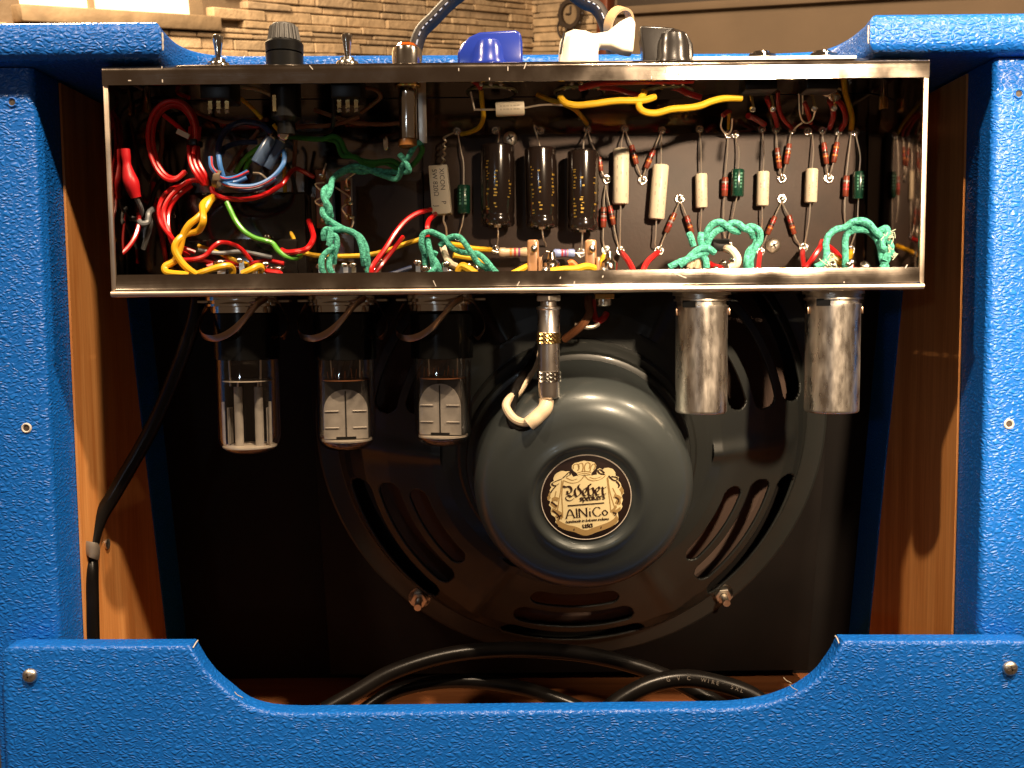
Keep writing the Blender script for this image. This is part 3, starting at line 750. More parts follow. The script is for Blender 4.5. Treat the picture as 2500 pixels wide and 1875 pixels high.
# input jack nuts on the bright plate
for (u, lb) in ((1857, 'polished jack nut in the middle of the bright metal plate'), (2006, 'small jack nut at the right end of the bright metal plate')):
    p = at(u, 128, 17); p.z = ZCT + 0.0031
    t = thing('input_jack', lb, 'jack', p, 'input jacks on the chassis roof')
    hexnut(p, UPZ, 0.0078, 0.0022, 'nut', CHROME, t)
    MB().lathe([(0.0046, 0), (0.0046, 0.0036), (0.0034, 0.0042), (0.0032, 0.001)], p, UPZ, 20, False).build('bushing', CHROME, t)
    q = p.copy(); q.z = ZCT - 0.002
    MB().box(q.x - 0.008, q.x + 0.008, 0.014, 0.028, q.z - 0.010, q.z - 0.0006).build('body', BLACKP, t, bevel=0.0008)
    for k in (-1, 1):
        MB().obox(q + Vector((k * 0.005, -0.004, -0.016)), Vector((0.0008, 0.0006, 0)), Vector((0, 0.0003, 0)), Vector((0, 0.0026, 0.0036))).build('lug', BRASS, t, smooth=False)
        MB().ball(q + Vector((k * 0.005, -0.005, -0.020)), 0.0016, 8, 5).build('solder_joint', SOLDER, t)
# dark leather carry handle arching over the roof
LEATH = mat('dark_leather', (0.030, 0.024, 0.022), 0.6, bump=(400, 0.4, 0.0004), var=(60, 0.2))
HY = 118
hp = [at(1000, 120, HY), at(1022, 92, HY), at(1060, 45, HY), at(1115, -8, HY), at(1190, -50, HY), at(1270, -66, HY), at(1350, -48, HY), at(1420, 0, HY), at(1470, 38, HY), at(1515, 82, HY)]
hp[0].z = Z_TOP - 0.002; hp[-1].z = Z_TOP - 0.001
t = thing('carry_handle', 'dark leather carry handle with pale stitching arching over the top', 'handle', ((hp[0].x + hp[-1].x) / 2, HY * mm, Z_TOP))
MB().tube(hp, (0.0062, 0.0042), 14, 8, flat=(0, 1, 0)).build('strap', LEATH, t)
cp = catmull(hp, 16)
STI = mat('pale_thread', (0.55, 0.58, 0.66), 0.7)
for i in range(4, len(cp) - 6, 4):
    a, b = cp[i], cp[i + 2]
    o = Vector((0, -0.0062, 0)) + (b - a).normalized().cross(Vector((0, 1, 0))) * -0.0009
    MB().tube([a + o, b + o], 0.00045, 5, 0).build('stitch', STI, t)
TANL = mat('tan_leather', (0.62, 0.40, 0.19), 0.55, bump=(300, 0.3, 0.0004))
ec = at(1511, 60, HY - 14)
MB().lathe([(0.0085, -0.003), (0.0100, -0.003), (0.0100, 0.003), (0.0085, 0.003), (0.0085, -0.003)], ec, Vector((0.55, -0.55, -0.35)), 24, False).build('end_loop', TANL, t)
# ================================================================== THE CIRCUIT BOARD
YBD = 66.0                                   # face of the board, mm
bx0, bx1 = at(1034, 450, YBD).x, at(2112, 450, YBD).x
bz1, bz0 = at(1500, 326, YBD).z, ZCB + 0.006
brd = thing('circuit_board', 'dark brown fibre circuit board carrying capacitors and resistors in the chassis', 'circuit board', ((bx0 + bx1) / 2, YBD * mm, bz0))
MB().box(bx0, bx1, YBD * mm, YBD * mm + 0.003, bz0, bz1).build('board', BOARD, brd, bevel=0.0003)
# second, lower sheet on the left of the board, under the wiring
bx2 = at(860, 450, 70).x
MB().box(bx2, bx0 - 0.001, 0.070, 0.0725, ZCB + 0.004, at(950, 420, 70).z).build('side_sheet', BOARD, brd, smooth=False)
def eyelet(u, v, big=1.0, blob=True):
    p = at(u, v, YBD)
    o = MB().lathe([(0.0010 * big, 0.0002), (0.0012 * big, 0.0011), (0.0021 * big, 0.0011), (0.0025 * big, 0.0003), (0.0025 * big, -0.0002)], p, (0, -1, 0), 16, False).build('eyelet', SOLDER, brd)
    if blob:
        MB().ball(p + Vector((0.0003, -0.0010, -0.0003)), 0.0014 * big, 10, 6, (1, 0.7, 1)).build('solder_joint', SOLDER, o)
    return o
def screwhead(u, v, r=0.0038):
    p = at(u, v, YBD)
    o = MB().lathe([(r, 0), (r, 0.0008), (r * 0.8, 0.0018), (r * 0.35, 0.0024), (0, 0.0024)], p, (0, -1, 0), 20).build('screw', ZINC, brd)
    for a in (0.5, 0.5 + math.pi / 2):
        d = Vector((math.cos(a), 0, math.sin(a))); e = Vector((-math.sin(a), 0, math.cos(a)))
        MB().obox(p + Vector((0, -0.0023, 0)), d * r * 0.5, Vector((0, 0.0003, 0)), e * r * 0.1).build('cross_slot', INK, o, smooth=False)
def lead(pts, conv, Y, part, r=0.00042, end=YBD - 1):
    """wire lead; the last point dives to the board"""
    P = []
    for i, q in enumerate(pts):
        yy = q[2] if len(q) > 2 else (Y if i < len(pts) - 1 else end)
        P.append(at(*conv(q[0], q[1]), yy))
    return MB().tube(P, r, 6, 4).build('lead', TIN, part)
def resistor(conv, a, b, l0, l1, bands=(B_RED, B_BLK, B_ORG), w=13, Y=63.2, label='brown carbon resistor'):
    pa, pb = at(*conv(*a), Y), at(*conv(*b), Y)
    r = w / 2 * (456 + Y) / F_PX * mm
    d = pb - pa; L = d.length
    prof = [(0, 0), (r * 0.85, 0.0), (r, 0.0006), (r, L - 0.0006), (r * 0.85, L), (0, L)]
    o = MB().lathe(prof, pa, d, 14).build('resistor', CARBON, brd)
    for k, bm_ in enumerate(bands):
        h = L * (0.22 + 0.19 * k)
        MB().lathe([(r * 1.025, h), (r * 1.025, h + L * 0.085)], pa, d, 14, False).build('colour_band', bm_, o)
    lead([a] + list(l0), conv, Y, o); lead([b] + list(l1), conv, Y, o)
    return o
def filmcap(conv, a, b, wpx, l0, l1, mt=WCAP, Y=None, name='film_capacitor', prints=True):
    r = wpx / 2 * (456 + 60) / F_PX * mm
    if Y is None: Y = YBD - r / mm - 0.6
    pa, pb = at(*conv(*a), Y), at(*conv(*b), Y)
    d = pb - pa; L = d.length
    o = MB().lathe([(0, 0), (r * 0.90, 0), (r, 0.0007), (r, L - 0.0007), (r * 0.90, L), (0, L)], pa, d, 24).build(name, mt, brd)
    if l0: lead([a] + list(l0), conv, Y, o)
    if l1: lead([b] + list(l1), conv, Y, o)
    if prints:
        dn = d.normalized(); out = Vector((0, -1, 0)); sd = dn.cross(out).normalized()
        rg = random.Random(int(a[0]))
        for row, th in ((0, -0.62), (1, 0.08), (2, 0.55)):
            t = 0.12 + rg.uniform(0, 0.12)
            while t < 0.86:
                w = rg.uniform(0.03, 0.09)
                n = out * math.cos(th) + sd * math.sin(th)
                if rg.random() > 0.5:
                    MB().obox(pa + d * (t + w / 2) + n * (r * 1.003), d * (w / 2), sd * math.cos(th) * 0.00034 - out * math.sin(th) * 0.00034, n * 0.00006).build('print_mark', FADED, o, smooth=False)
                t += w + 0.03
    return o
def canc(conv, a, b, wpx, l0, l1, Y, seed):
    """black electrolytic with crimped end and gold print"""
    r = wpx / 2 * (456 + Y) / F_PX * mm
    pa, pb = at(*conv(*a), Y), at(*conv(*b), Y)
    d = pb - pa; L = d.length; dn = d.normalized()
    o = MB().lathe([(0, 0), (r * 0.9, 0), (r * 0.985, 0.0006), (r, 0.0016), (r, L - 0.0075), (r * 0.955, L - 0.0065), (r * 0.955, L - 0.0055), (r, L - 0.0045), (r, L - 0.0014), (r * 0.9, L), (r * 0.75, L), (r * 0.74, L - 0.0008), (0, L - 0.0008)], pa, d, 36).build('filter_capacitor', BCAP, brd)
    MB().lathe([(r * 0.24, L - 0.001), (r * 0.2, L + 0.0006), (0, L + 0.0008)], pa, d, 14).build('end_weld', TIN, o)
    out = Vector((0, -1, 0)); sd = dn.cross(out).normalized()
    rg = random.Random(seed)
    for th, t0, t1 in ((-0.75, 0.35, 0.78), (0.10, 0.30, 0.80), (0.62, 0.22, 0.85)):
        n = out * math.cos(th) + sd * math.sin(th); tg = sd * math.cos(th) - out * math.sin(th)
        t = t0
        while t < t1:
            w = rg.uniform(0.010, 0.024); hgt = rg.uniform(0.0003, 0.0009)
            if rg.random() < 0.62:
                MB().obox(pa + d * t + n * (r * 1.002) + tg * rg.uniform(-0.0006, 0.0006), d * (w / 2), tg * hgt, n * 0.00005).build('gold_mark', GOLD, o, smooth=False)
            t += w + rg.uniform(0.012, 0.035)
    if l0: lead([a] + list(l0), conv, Y, o, 0.0005)
    if l1: lead([b] + list(l1), conv, Y, o, 0.0005)
    return o
tag(canc(z6, (263, 622), (263, 1168), 82, [(272, 560), (275, 500)], [(266, 1240), (256, 1315)], 55, 1), 'leftmost black filter capacitor')
tag(canc(z6, (550, 645), (562, 1180), 78, [(535, 580), (508, 485), (540, 515)], [(570, 1240), (590, 1300)], 55, 2), 'middle black filter capacitor')
tag(canc(z6, (840, 662), (836, 1200), 76, [(845, 585), (866, 520)], [(830, 1290), (824, 1345)], 55, 3), 'rightmost black filter capacitor')
filmcap(z6, (1097, 645), (1093, 1018), 39, [(1100, 590), (1117, 520)], [(1090, 1150), (1088, 1325)])
filmcap(z6, (1365, 755), (1334, 1120), 39, [(1366, 640), (1370, 530)], [(1329, 1230), (1326, 1290), (1348, 1330)])
filmcap(z7, (88, 815), (90, 1043), 29, [(86, 640), (76, 520)], [(86, 1140), (80, 1230)])
filmcap(z7, (507, 800), (500, 1030), 30, [(511, 660), (500, 520)], [(500, 1120), (496, 1210)])
filmcap(z7, (836, 782), (826, 1008), 30, [(846, 660), (838, 545)], [(815, 1140), (785, 1300)])
# green electrolytics
def greencap(conv, a, b, wpx, l0, l1):
    o = filmcap(conv, a, b, wpx, l0, l1, GCAP, None, 'bypass_capacitor', False)
    Y = YBD - wpx / 2 * (456 + 60) / F_PX - 0.6
    r = wpx / 2 * (456 + 60) / F_PX * mm
    pa, pb = at(*conv(*a), Y), at(*conv(*b), Y); d = pb - pa; L = d.length
    MB().lathe([(r * 1.04, L * 0.80), (r * 0.9, L * 0.84), (r * 1.04, L * 0.88)], pa, d, 20, False).build('crimp', GCAP, o)
    rg = random.Random(int(a[0]))
    PR = mat('pale_green_print', (0.10, 0.30, 0.20), 0.5) if 'pale_green_print' not in MATS else MATS['pale_green_print']
    for th in (-0.5, 0.3):
        n = Vector((math.sin(th), -math.cos(th), 0))
        for k in range(5):
            MB().obox(pa + d * (0.18 + k * 0.12) + n * r * 1.01, d * 0.035, Vector((math.cos(th), math.sin(th), 0)) * rg.uniform(0.0003, 0.0007), n * 0.00005).build('print_mark', PR, o, smooth=False)
greencap(z5, (1250, 892), (1250, 1084), 32, [(1248, 740), (1232, 660), (1212, 545)], [(1240, 1150), (1212, 1240)])
greencap(z7, (336, 785), (330, 968), 31, [(342, 660), (316, 555)], [(312, 1050), (266, 1290)])
greencap(z7, (1156, 800), (1150, 985), 30, [(1162, 690), (1130, 540)], [(1138, 1180), (1092, 1320)])
# carbon resistors
resistor(z6, (1165, 622), (1200, 748), [(1145, 575), (1122, 515)], [(1215, 790), (1238, 850)])
resistor(z6, (1318, 648), (1264, 776), [(1342, 590), (1368, 525)], [(1252, 810), (1242, 850)])
resistor(z6, (948, 700), (962, 795), [(905, 625), (872, 525)], [(978, 825), (998, 845)], (B_GRY, B_RED, B_ORG), 11)
resistor(z6, (978, 1040), (975, 1176), [(982, 960), (990, 890)], [(975, 1260), (985, 1325)], (B_BLK, B_GRY, B_RED), 15)
resistor(z6, (1018, 1030), (1046, 1158), [(1003, 960), (994, 895)], [(1062, 1240), (1084, 1325)])
resistor(z6, (1458, 1080), (1400, 1210), [(1475, 1035), (1490, 1000)], [(1375, 1270), (1352, 1325)], (B_ORG, B_GRY, B_RED))
resistor(z6, (1536, 1098), (1574, 1214), [(1518, 1050), (1496, 1000)], [(1590, 1250), (1600, 1300)])
resistor(z7, (249, 838), (245, 966), [(262, 700), (268, 555)], [(238, 1080), (246, 1230), (266, 1300)], (B_GRY, B_RED, B_RED), 16)
resistor(z7, (601, 640), (616, 778), [(598, 590), (590, 520)], [(622, 805), (630, 838)], (B_GRY, B_ORG, B_ORG))
resistor(z7, (683, 612), (660, 748), [(690, 560), (696, 525)], [(650, 790), (636, 838)], (B_GRY, B_ORG, B_RED))
resistor(z7, (586, 1103), (534, 1224), [(610, 1050), (630, 1005)], [(515, 1270), (482, 1335)])
resistor(z7, (678, 1094), (716, 1222), [(655, 1050), (634, 1005)], [(735, 1265), (766, 1312)])
resistor(z7, (914, 604), (934, 748), [(908, 560), (904, 525)], [(938, 790), (944, 835)])
resistor(z7, (1006, 602), (980, 738), [(1014, 560), (1022, 525)], [(968, 790), (950, 835)], (B_ORG, B_RED, B_ORG))
resistor(z7, (1069, 828), (1060, 968), [(1085, 690), (1102, 525)], [(1058, 1060), (1060, 1170)], (B_GRY, B_RED, B_RED), 15)
# two metal film resistors lying across the bottom
for (a, b, w, mt, bands) in (((272, 1345), (474, 1343), 23, TANR, (B_ORG, B_RED, B_VIO)), ((640, 1350), (784, 1350), 20, BLUR, (B_RED, B_VIO, B_ORG))):
    Y = 52
    pa, pb = at(*z6(*a), Y), at(*z6(*b), Y); d = pb - pa; L = d.length; r = w / 2 * (456 + Y) / F_PX * mm
    o = MB().lathe([(0, 0), (r * 0.8, 0), (r * 1.05, 0.0008), (r * 1.05, 0.003), (r * 0.92, 0.004), (r * 0.92, L - 0.004), (r * 1.05, L - 0.003), (r * 1.05, L - 0.0008), (r * 0.8, L), (0, L)], pa, d, 20).build('resistor', mt, brd)
    for k, bm_ in enumerate(bands):
        h = L * (0.36 + 0.14 * k)
        MB().lathe([(r * 0.945, h), (r * 0.945, h + 0.0011)], pa, d, 20, False).build('colour_band', bm_, o)
    MB().tube([pa, pa - Vector((0.004, 0, -0.001))], 0.00045, 6, 0).build('lead', TIN, o); MB().tube([pb, pb + Vector((0.005, 0, 0))], 0.00045, 6, 0).build('lead', TIN, o)
# cement power resistor with its printing
Yc = 50
A, B, C, D = [at(*z5(*q), Yc) for q in ((1010, 757), (1138, 748), (1168, 1078), (1036, 1092))]
ce = MB().prism([A, B, C, D], Vector((0, 0.0095, 0))).build('cement_resistor', CERAM, brd, bevel=0.0007)
ax = ((D - A) + (C - B)).normalized(); ay = (B - A).normalized()
Wc, Lc = (B - A).length, (D - A).length
cen = (A + B + C + D) / 4
def face_m(c, xdir, ydir):
    n = xdir.cross(ydir).normalized()
    m = Matrix((xdir.normalized(), ydir.normalized(), n)).transposed().to_4x4(); m.translation = c
    return m
fy = Vector((0, -0.00012, 0))
text_mesh('XICON', 0.0036, face_m(cen + ay * Wc * 0.17 - ax * Lc * 0.20 + fy, ax, ay), 'lettering', INK, ce)
text_mesh('5W 820\u03a9', 0.0036, face_m(cen - ay * Wc * 0.21 - ax * Lc * 0.14 + fy, ax, ay), 'lettering', INK, ce)
text_mesh('P', 0.0036, face_m(cen + ay * Wc * 0.15 + ax * Lc * 0.27 + fy, ax, ay), 'lettering', INK, ce)
text_mesh('J', 0.0036, face_m(cen - ay * Wc * 0.24 + ax * Lc * 0.33 + fy, ax, ay), 'lettering', INK, ce)
tp_ = [at(*z5(1100, 750), 54)]
for k in range(14):
    tp_.append(at(*z5(1112 + 10 * math.sin(k * 1.9) + k * 1.0, 735 - k * 13), 55 + 2.2 * math.cos(k * 1.9)))
tp_.append(at(*z5(1200, 530), YBD - 1))
MB().tube(tp_, 0.00055, 6, 3).build('lead', TIN, ce)
MB().tube([at(*z5(1118, 1078), 54), at(*z5(1114, 1130), 54), at(*z5(1132, 1180), 55), at(*z5(1134, 1260), 57)], 0.0006, 6, 4).build('lead', TIN, ce)
# eyelets
for q in ((248, 525), (552, 525), (868, 515), (1120, 512), (1372, 522)): eyelet(*z6(*q))
for q in ((1000, 850), (1240, 856), (1490, 985), (1090, 1330), (1352, 1332), (246, 1325), (992, 1328), (826, 1348)): eyelet(*z6(*q), 1.15)
for q in ((76, 515), (268, 548), (316, 548), (495, 515), (590, 518), (700, 520), (806, 530), (905, 525), (1010, 530), (1102, 525), (1128, 535)): eyelet(*z7(*q))
for q in ((630, 845), (630, 985), (945, 845), (776, 1312), (266, 1300), (1092, 1325), (484, 1340)): eyelet(*z7(*q), 1.15)
eyelet(*z5(1205, 530)); eyelet(*z5(1212, 1245))
screwhead(*z6(348, 578), 0.0040); screwhead(*z7(572, 1297), 0.0042)
# bare bus wire hooks above the board
def buswire(pts, r=0.0005):
    return MB().tube([at(*z7(x, y), Y) for x, y, Y in pts], r, 6, 5).build('bus_wire', TIN, brd)
buswire([(748, 270, 46), (754, 400, 50), (772, 455, 54), (806, 470, 56), (840, 445, 55), (856, 395, 52), (872, 368, 50)])
buswire([(772, 268, 48), (774, 410, 54)])
buswire([(770, 470, 55), (740, 490, 57), (712, 520, 62)])
buswire([(230, 430, 54), (222, 500, 58), (260, 545, 62), (290, 520, 60), (298, 440, 56)])
buswire([(930, 262, 40), (985, 238, 42), (1035, 245, 44), (1048, 275, 46)], 0.0006)
MB().ball(at(*z7(950, 262), 40), 0.0032, 10, 6, (1.4, 0.8, 0.8)).build('solder_joint', SOLDER, brd)
MB().ball(at(*z7(990, 295), 41), 0.0028, 10, 6, (1.2, 0.8, 0.9)).build('solder_joint', SOLDER, brd)
# small film capacitor slung between two potentiometer lugs
Yk = 26
pa, pb = at(*z2(886, 657), Yk), at(*z2(1057, 648), Yk)
sc_ = thing('film_capacitor', 'small cream capacitor slung sideways below the blue knob', 'capacitor', ((pa + pb) / 2))
d = pb - pa; L = d.length; r = 35 / 2 * (456 + Yk) / F_PX * mm
o = MB().lathe([(0, 0), (r * 0.92, 0), (r, 0.0006), (r, L - 0.0006), (r * 0.92, L), (0, L)], pa, d, 24).build('body', WCAP, sc_)
for row, th in ((0, -0.25), (1, 0.2)):
    for k in range(6):
        n = Vector((0, -math.cos(th), math.sin(th)))
        MB().obox(pa + d * (0.18 + k * 0.12) + n * r * 1.005, d * (0.03 + 0.012 * (k % 3)), n.cross(d.normalized()) * 0.0004, n * 0.00006).build('print_mark', FADED, o, smooth=False)
MB().tube([pa, at(*z2(765, 658), Yk), at(*z2(757, 652), Yk), at(*z2(735, 550), 24)], 0.00055, 6, 3).build('lead', TIN, sc_)
MB().tube([pb, at(*z2(1130, 634), Yk), at(*z2(1200, 628), Yk), at(*z2(1290, 632), Yk)], 0.0005, 6, 4).build('lead', TIN, sc_)
# ------------------------------------------------------------------ transformer and terminal strips, left half
t0, t1 = at(430, 520, 42), at(742, 520, 42)
tr = thing('power_transformer', 'black transformer block behind the coiled wires in the chassis', 'transformer', ((t0.x + t1.x) / 2, 0.058, ZCB + 0.001))
MB().box(t0.x, t1.x, 0.046, 0.0735, ZCB + 0.004, at(500, 470, 46).z).build('core', BLACKG, tr, bevel=0.0015)
MB().box(t0.x + 0.004, t1.x - 0.004, 0.042, 0.0455, ZCB + 0.004, at(500, 584, 42).z).build('end_bell', BLACKG, tr, bevel=0.002)
MB().ball(at(652, 580, 40), 0.0022, 10, 6).build('rivet', CHROME, tr)
for (u0, u1, v0, v1, lb) in ((773, 793, 414, 556, 'left of the two brown terminal strips behind the teal wires'), (834, 854, 440, 562, 'right of the two brown terminal strips behind the teal wires')):
    a, b = at(u0, v1, 50), at(u1, v0, 50)
    t = thing('terminal_strip', lb, 'terminal strip', ((a.x + b.x) / 2, 0.05, a.z), 'phenolic terminal strips')
    MB().box(a.x, b.x, 0.050, 0.0525, a.z, b.z).build('strip', PHEN, t, bevel=0.0004)
    rg = random.Random(u0)
    for k in range(4):
        q = at((u0 + u1) / 2 + 4, v0 + 18 + k * 36, 47)
        MB().lathe([(0.0010, 0), (0.0018, 0), (0.0018, 0.0005), (0.0010, 0.0005), (0.0010, 0)], q, (0.3, -1, 0.2), 14, False).build('lug', BRASS, t)
        MB().ball(q + Vector((rg.uniform(-.001, .003), -0.0016, rg.uniform(-.002, .002))), 0.0014, 8, 6, (1.1, 0.8, 0.9)).build('solder_joint', SOLDER, t)
        MB().tube([q, q + Vector((rg.uniform(-.004, .004), -0.004, rg.uniform(.002, .004))), q + Vector((rg.uniform(-.006, .006), -0.002, rg.uniform(.004, .008)))], 0.0005, 5, 3).build('wire_end', TIN, t)
# ================================================================== WIRING
def W(conv, pts, r, mt, parent=None, name='wire', n=8, sm=6):
    return MB().tube([at(*conv(x, y), Y) for x, y, Y in pts], r * mm, n, sm).build(name, mt, parent)
def wire(name, label, conv, pts, r, mt, group=None, n=8):
    return tag(base(W(conv, pts, r, mt, None, name, n)), label, 'wire', group)
def loom(name, label, conv, p0, group=None, cat='wires'):
    return thing(name, label, cat, at(*conv(p0[0], p0[1]), p0[2]), group)
def tie(parent, conv, x, y, Y, r, axis, mt=BLACKP):
    p = at(*conv(x, y), Y)
    o = MB().lathe([(r * mm, -0.0013), (r * mm * 1.12, -0.0013), (r * mm * 1.12, 0.0013), (r * mm, 0.0013), (r * mm, -0.0013)], p, axis, 16, False).build('cable_tie', mt, parent)
    MB().obox(p + Vector((0.001, -r * mm - 0.0008, 0)), Vector((0.0017, 0, 0)), Vector((0, 0.0012, 0)), Vector((0, 0, 0.0016))).build('tie_head', mt, o, bevel=0.0003)

# red coil, far left
t = loom('red_wire_coil', 'coil of shiny red wire held by a black cable tie, left end of chassis', z4, (680, 900, 26))
cx, cy = 525, 590
for k, (rx, ry, Y0, dx, dy) in enumerate(((165, 268, 24, 0, 0), (150, 250, 27, 12, 4), (158, 262, 30, 18, -8), (140, 244, 33, 10, 12))):
    pts = []
    for j in range(15):
        a = R(-20 + 325 * j / 14)
        pts.append((cx + dx + rx * math.cos(a) * 0.98 + 10 * math.sin(a * 2), cy + dy - ry * math.sin(a), Y0 + 3 * math.sin(a)))
    W(z4, pts, 1.15, RED, t)
for (x0, d) in ((640, 0), (668, 1), (700, 2)):
    W(z4, [(x0 + 10, 500, 30), (x0, 620, 26 + d), (x0 + 10, 740, 23 + d), (x0 + 55, 830, 22 + d), (x0 + 100 - d * 20, 890, 24 + d)], 1.15, RED, t)
W(z4, [(640, 300, 40), (560, 260, 44), (590, 200, 46)], 1.1, RED, t)
W(z4, [(470, 420, 30), (560, 490, 28), (640, 570, 26)], 1.2, RED, t)
tie(t, z4, 678, 612, 27, 3.6, (0.1, 0, 1))
MB().obox(at(*z4(600, 545), 23), Vector((0.003, 0, -0.0015)), Vector((0, 0.0005, 0)), Vector((0.0006, 0, 0.0012))).build('print_mark', CREAMW, t)
t = loom('red_wire_bundle', 'three red wires sweeping down from the red coil to the chassis floor', z4, (600, 1400, 22))
W(z4, [(770, 880, 26), (650, 860, 25), (530, 950, 24), (470, 1060, 22), (490, 1180, 20), (560, 1290, 20), (680, 1345, 24)], 1.2, RED, t)
W(z4, [(640, 870, 30), (500, 930, 28), (440, 1030, 25), (450, 1140, 21), (520, 1240, 19), (570, 1300, 20)], 1.2, RED, t)
W(z4, [(660, 890, 28), (560, 970, 27), (505, 1060, 25), (500, 1180, 22), (540, 1300, 22), (640, 1370, 26)], 1.15, RED, t)
W(z4, [(600, 1395, 17), (680, 1390, 18), (750, 1365, 20), (800, 1310, 22), (850, 1278, 24), (920, 1285, 28), (990, 1320, 32), (1060, 1400, 36)], 1.2, RED, t)
W(z4, [(620, 1400, 30), (740, 1400, 34), (900, 1440, 38), (1000, 1450, 40)], 1.1, RED, t)
wire('red_wire', 'red wire bowing under the blue coil to the terminal strip', z4, [(790, 905, 26), (815, 950, 25), (900, 982, 24), (1040, 985, 24), (1170, 945, 24), (1270, 880, 26), (1320, 810, 32), (1370, 780, 40), (1480, 835, 48)], 1.25, RED)
# blue coil with red tracer
t = loom('blue_wire_coil', 'coil of blue wires with red tracer stripes tied by black cable ties', z4, (830, 860, 22))
def traced(pts, side=(0, -0.5, -0.8)):
    o = W(z4, pts, 1.2, BLUEW, t)
    P = catmull([at(*z4(x, y), Y) for x, y, Y in pts], 6)
    s = Vector(side).normalized() * 0.00085
    MB().tube([p + s for p in P], 0.00062, 6, 0).build('tracer_stripe', RED, o)
traced([(785, 700, 20), (790, 760, 19), (815, 800, 19), (860, 845, 21), (950, 840, 21), (1040, 800, 22)], (0.7, -0.7, 0.1))
traced([(850, 850, 23), (900, 885, 21), (1000, 900, 19), (1100, 890, 18), (1200, 840, 18), (1270, 760, 20), (1285, 690, 23), (1265, 640, 27)])
W(z4, [(840, 690, 22), (850, 760, 21), (870, 830, 22)], 1.3, BLUEW, t)
W(z4, [(880, 870, 26), (960, 870, 25), (1030, 840, 26)], 1.2, BLUEW, t)
W(z4, [(840, 700, 23), (845, 600, 30), (900, 510, 38), (1000, 465, 42), (1120, 480, 44), (1200, 540, 44)], 1.6, NAVY, t)
W(z4, [(860, 690, 26), (880, 640, 32), (980, 605, 40), (1100, 600, 44)], 1.4, NAVY, t)
W(z4, [(850, 860, 27), (960, 915, 25), (1100, 915, 24), (1230, 850, 24)], 1.2, NAVY, t)
for (a, b) in (((1195, 575, 22), (1095, 745, 20)), ((1262, 598, 25), (1160, 775, 24))):
    pa, pb = at(*z4(a[0], a[1]), a[2]), at(*z4(b[0], b[1]), b[2])
    o = MB().cyl(pa, pb, 0.0031, 16).build('heat_shrink_sleeve', mat('slate_blue_sleeve', (0.07, 0.11, 0.19), 0.25, coat=0.3) if 'slate_blue_sleeve' not in MATS else MATS['slate_blue_sleeve'], t, bevel=0.0004)
    MB().ball(pa + (pa - pb).normalized() * 0.0002, 0.0024, 10, 6).build('wire_end', SOLDER, o)
MB().tube([at(*z4(1075, 810), 19), at(*z4(1120, 815), 18), at(*z4(1165, 850), 19)], 0.0007, 6).build('tie_tail', mat('smoky_tie', (0.14, 0.10, 0.06), 0.4), t)
tie(t, z4, 835, 850, 22, 4.2, (1, 0, -0.35), MATS['smoky_tie'])
# yellow twisted pair, front left
t = loom('yellow_twisted_pair', 'two bright yellow wires twisted together at the front left of chassis', z4, (600, 1490, 11))
W(z4, [(815, 960, 26), (780, 1000, 22), (745, 1060, 19), (700, 1110, 16), (640, 1160, 14), (600, 1230, 14), (580, 1310, 14), (545, 1400, 13), (480, 1440, 11), (490, 1478, 10), (560, 1490, 10), (640, 1495, 11)], 1.75, YELLOW, t, n=10)
W(z4, [(790, 975, 28), (735, 1020, 20), (735, 1080, 15), (735, 1140, 13), (700, 1200, 16), (620, 1220, 15), (560, 1270, 12), (545, 1330, 11), (590, 1410, 11), (640, 1460, 11), (690, 1495, 12)], 1.75, YELLOW, t, n=10)
wire('yellow_wire', 'yellow wire lying along the flange to the first tube socket', z4, [(690, 1495, 13), (760, 1470, 12), (840, 1445, 13), (905, 1435, 15), (932, 1455, 17), (930, 1500, 18)], 1.75, YELLOW, None, 10)
wire('yellow_wire', 'short yellow wire hooked on the first tube socket lug', z4, [(1000, 1490, 13), (1060, 1462, 13), (1105, 1440, 15), (1135, 1450, 17), (1130, 1490, 19)], 1.8, YELLOW, None, 10)
wire('red_wire', 'stub of red wire right of the first tube socket', z4, [(1135, 1450, 20), (1180, 1475, 17), (1250, 1485, 15), (1260, 1510, 15)], 1.5, RED)
# green earth wires
wire('green_wire', 'bright green wire curving down across the black transformer', z4, [(895, 1005, 24), (920, 1060, 23), (955, 1130, 22), (1010, 1200, 21), (1080, 1245, 22), (1150, 1265, 24), (1205, 1285, 26), (1250, 1340, 24), (1300, 1375, 24), (1360, 1385, 26), (1395, 1365, 30)], 1.35, GREEN, None, 10)
t = loom('green_wire_pair', 'two dull green wires behind the blue coil', z4, (1000, 800, 42))
W(z4, [(1180, 590, 44), (1080, 660, 42), (1010, 720, 42), (950, 810, 42)], 1.3, GREEN, t)
W(z4, [(1180, 610, 46), (1080, 690, 45), (1030, 760, 44), (1010, 830, 44)], 1.3, GREEN, t)
# yellow and brown leads of the left switch
t = loom('switch_leads', 'yellow and tan leads arching from the left toggle switch', z4, (860, 240, 24))
W(z4, [(830, 245, 20), (900, 262, 24), (980, 300, 28), (1060, 365, 32), (1130, 440, 36)], 1.15, YEL_CL, t)
W(z4, [(840, 235, 20), (940, 225, 26), (1060, 235, 32), (1160, 265, 36), (1230, 310, 40)], 1.1, CREAMW, t)
wire('brown_wire', 'dark brown wire running behind the red and blue coils', z4, [(640, 370, 48), (760, 430, 50), (900, 470, 52), (1050, 450, 52), (1170, 450, 48)], 1.1, BROWNW)
wire('brown_wire', 'brown wire slanting up behind the green pair', z4, [(900, 800, 48), (990, 660, 50), (1080, 560, 50), (1110, 520, 50)], 1.1, BROWNW)
wire('brown_wire', 'brown wire running from the fuse holder past the pilot lamp', z5, [(90, 500, 34), (200, 492, 32), (330, 490, 34), (420, 470, 38), (540, 430, 44)], 1.2, BROWNW)
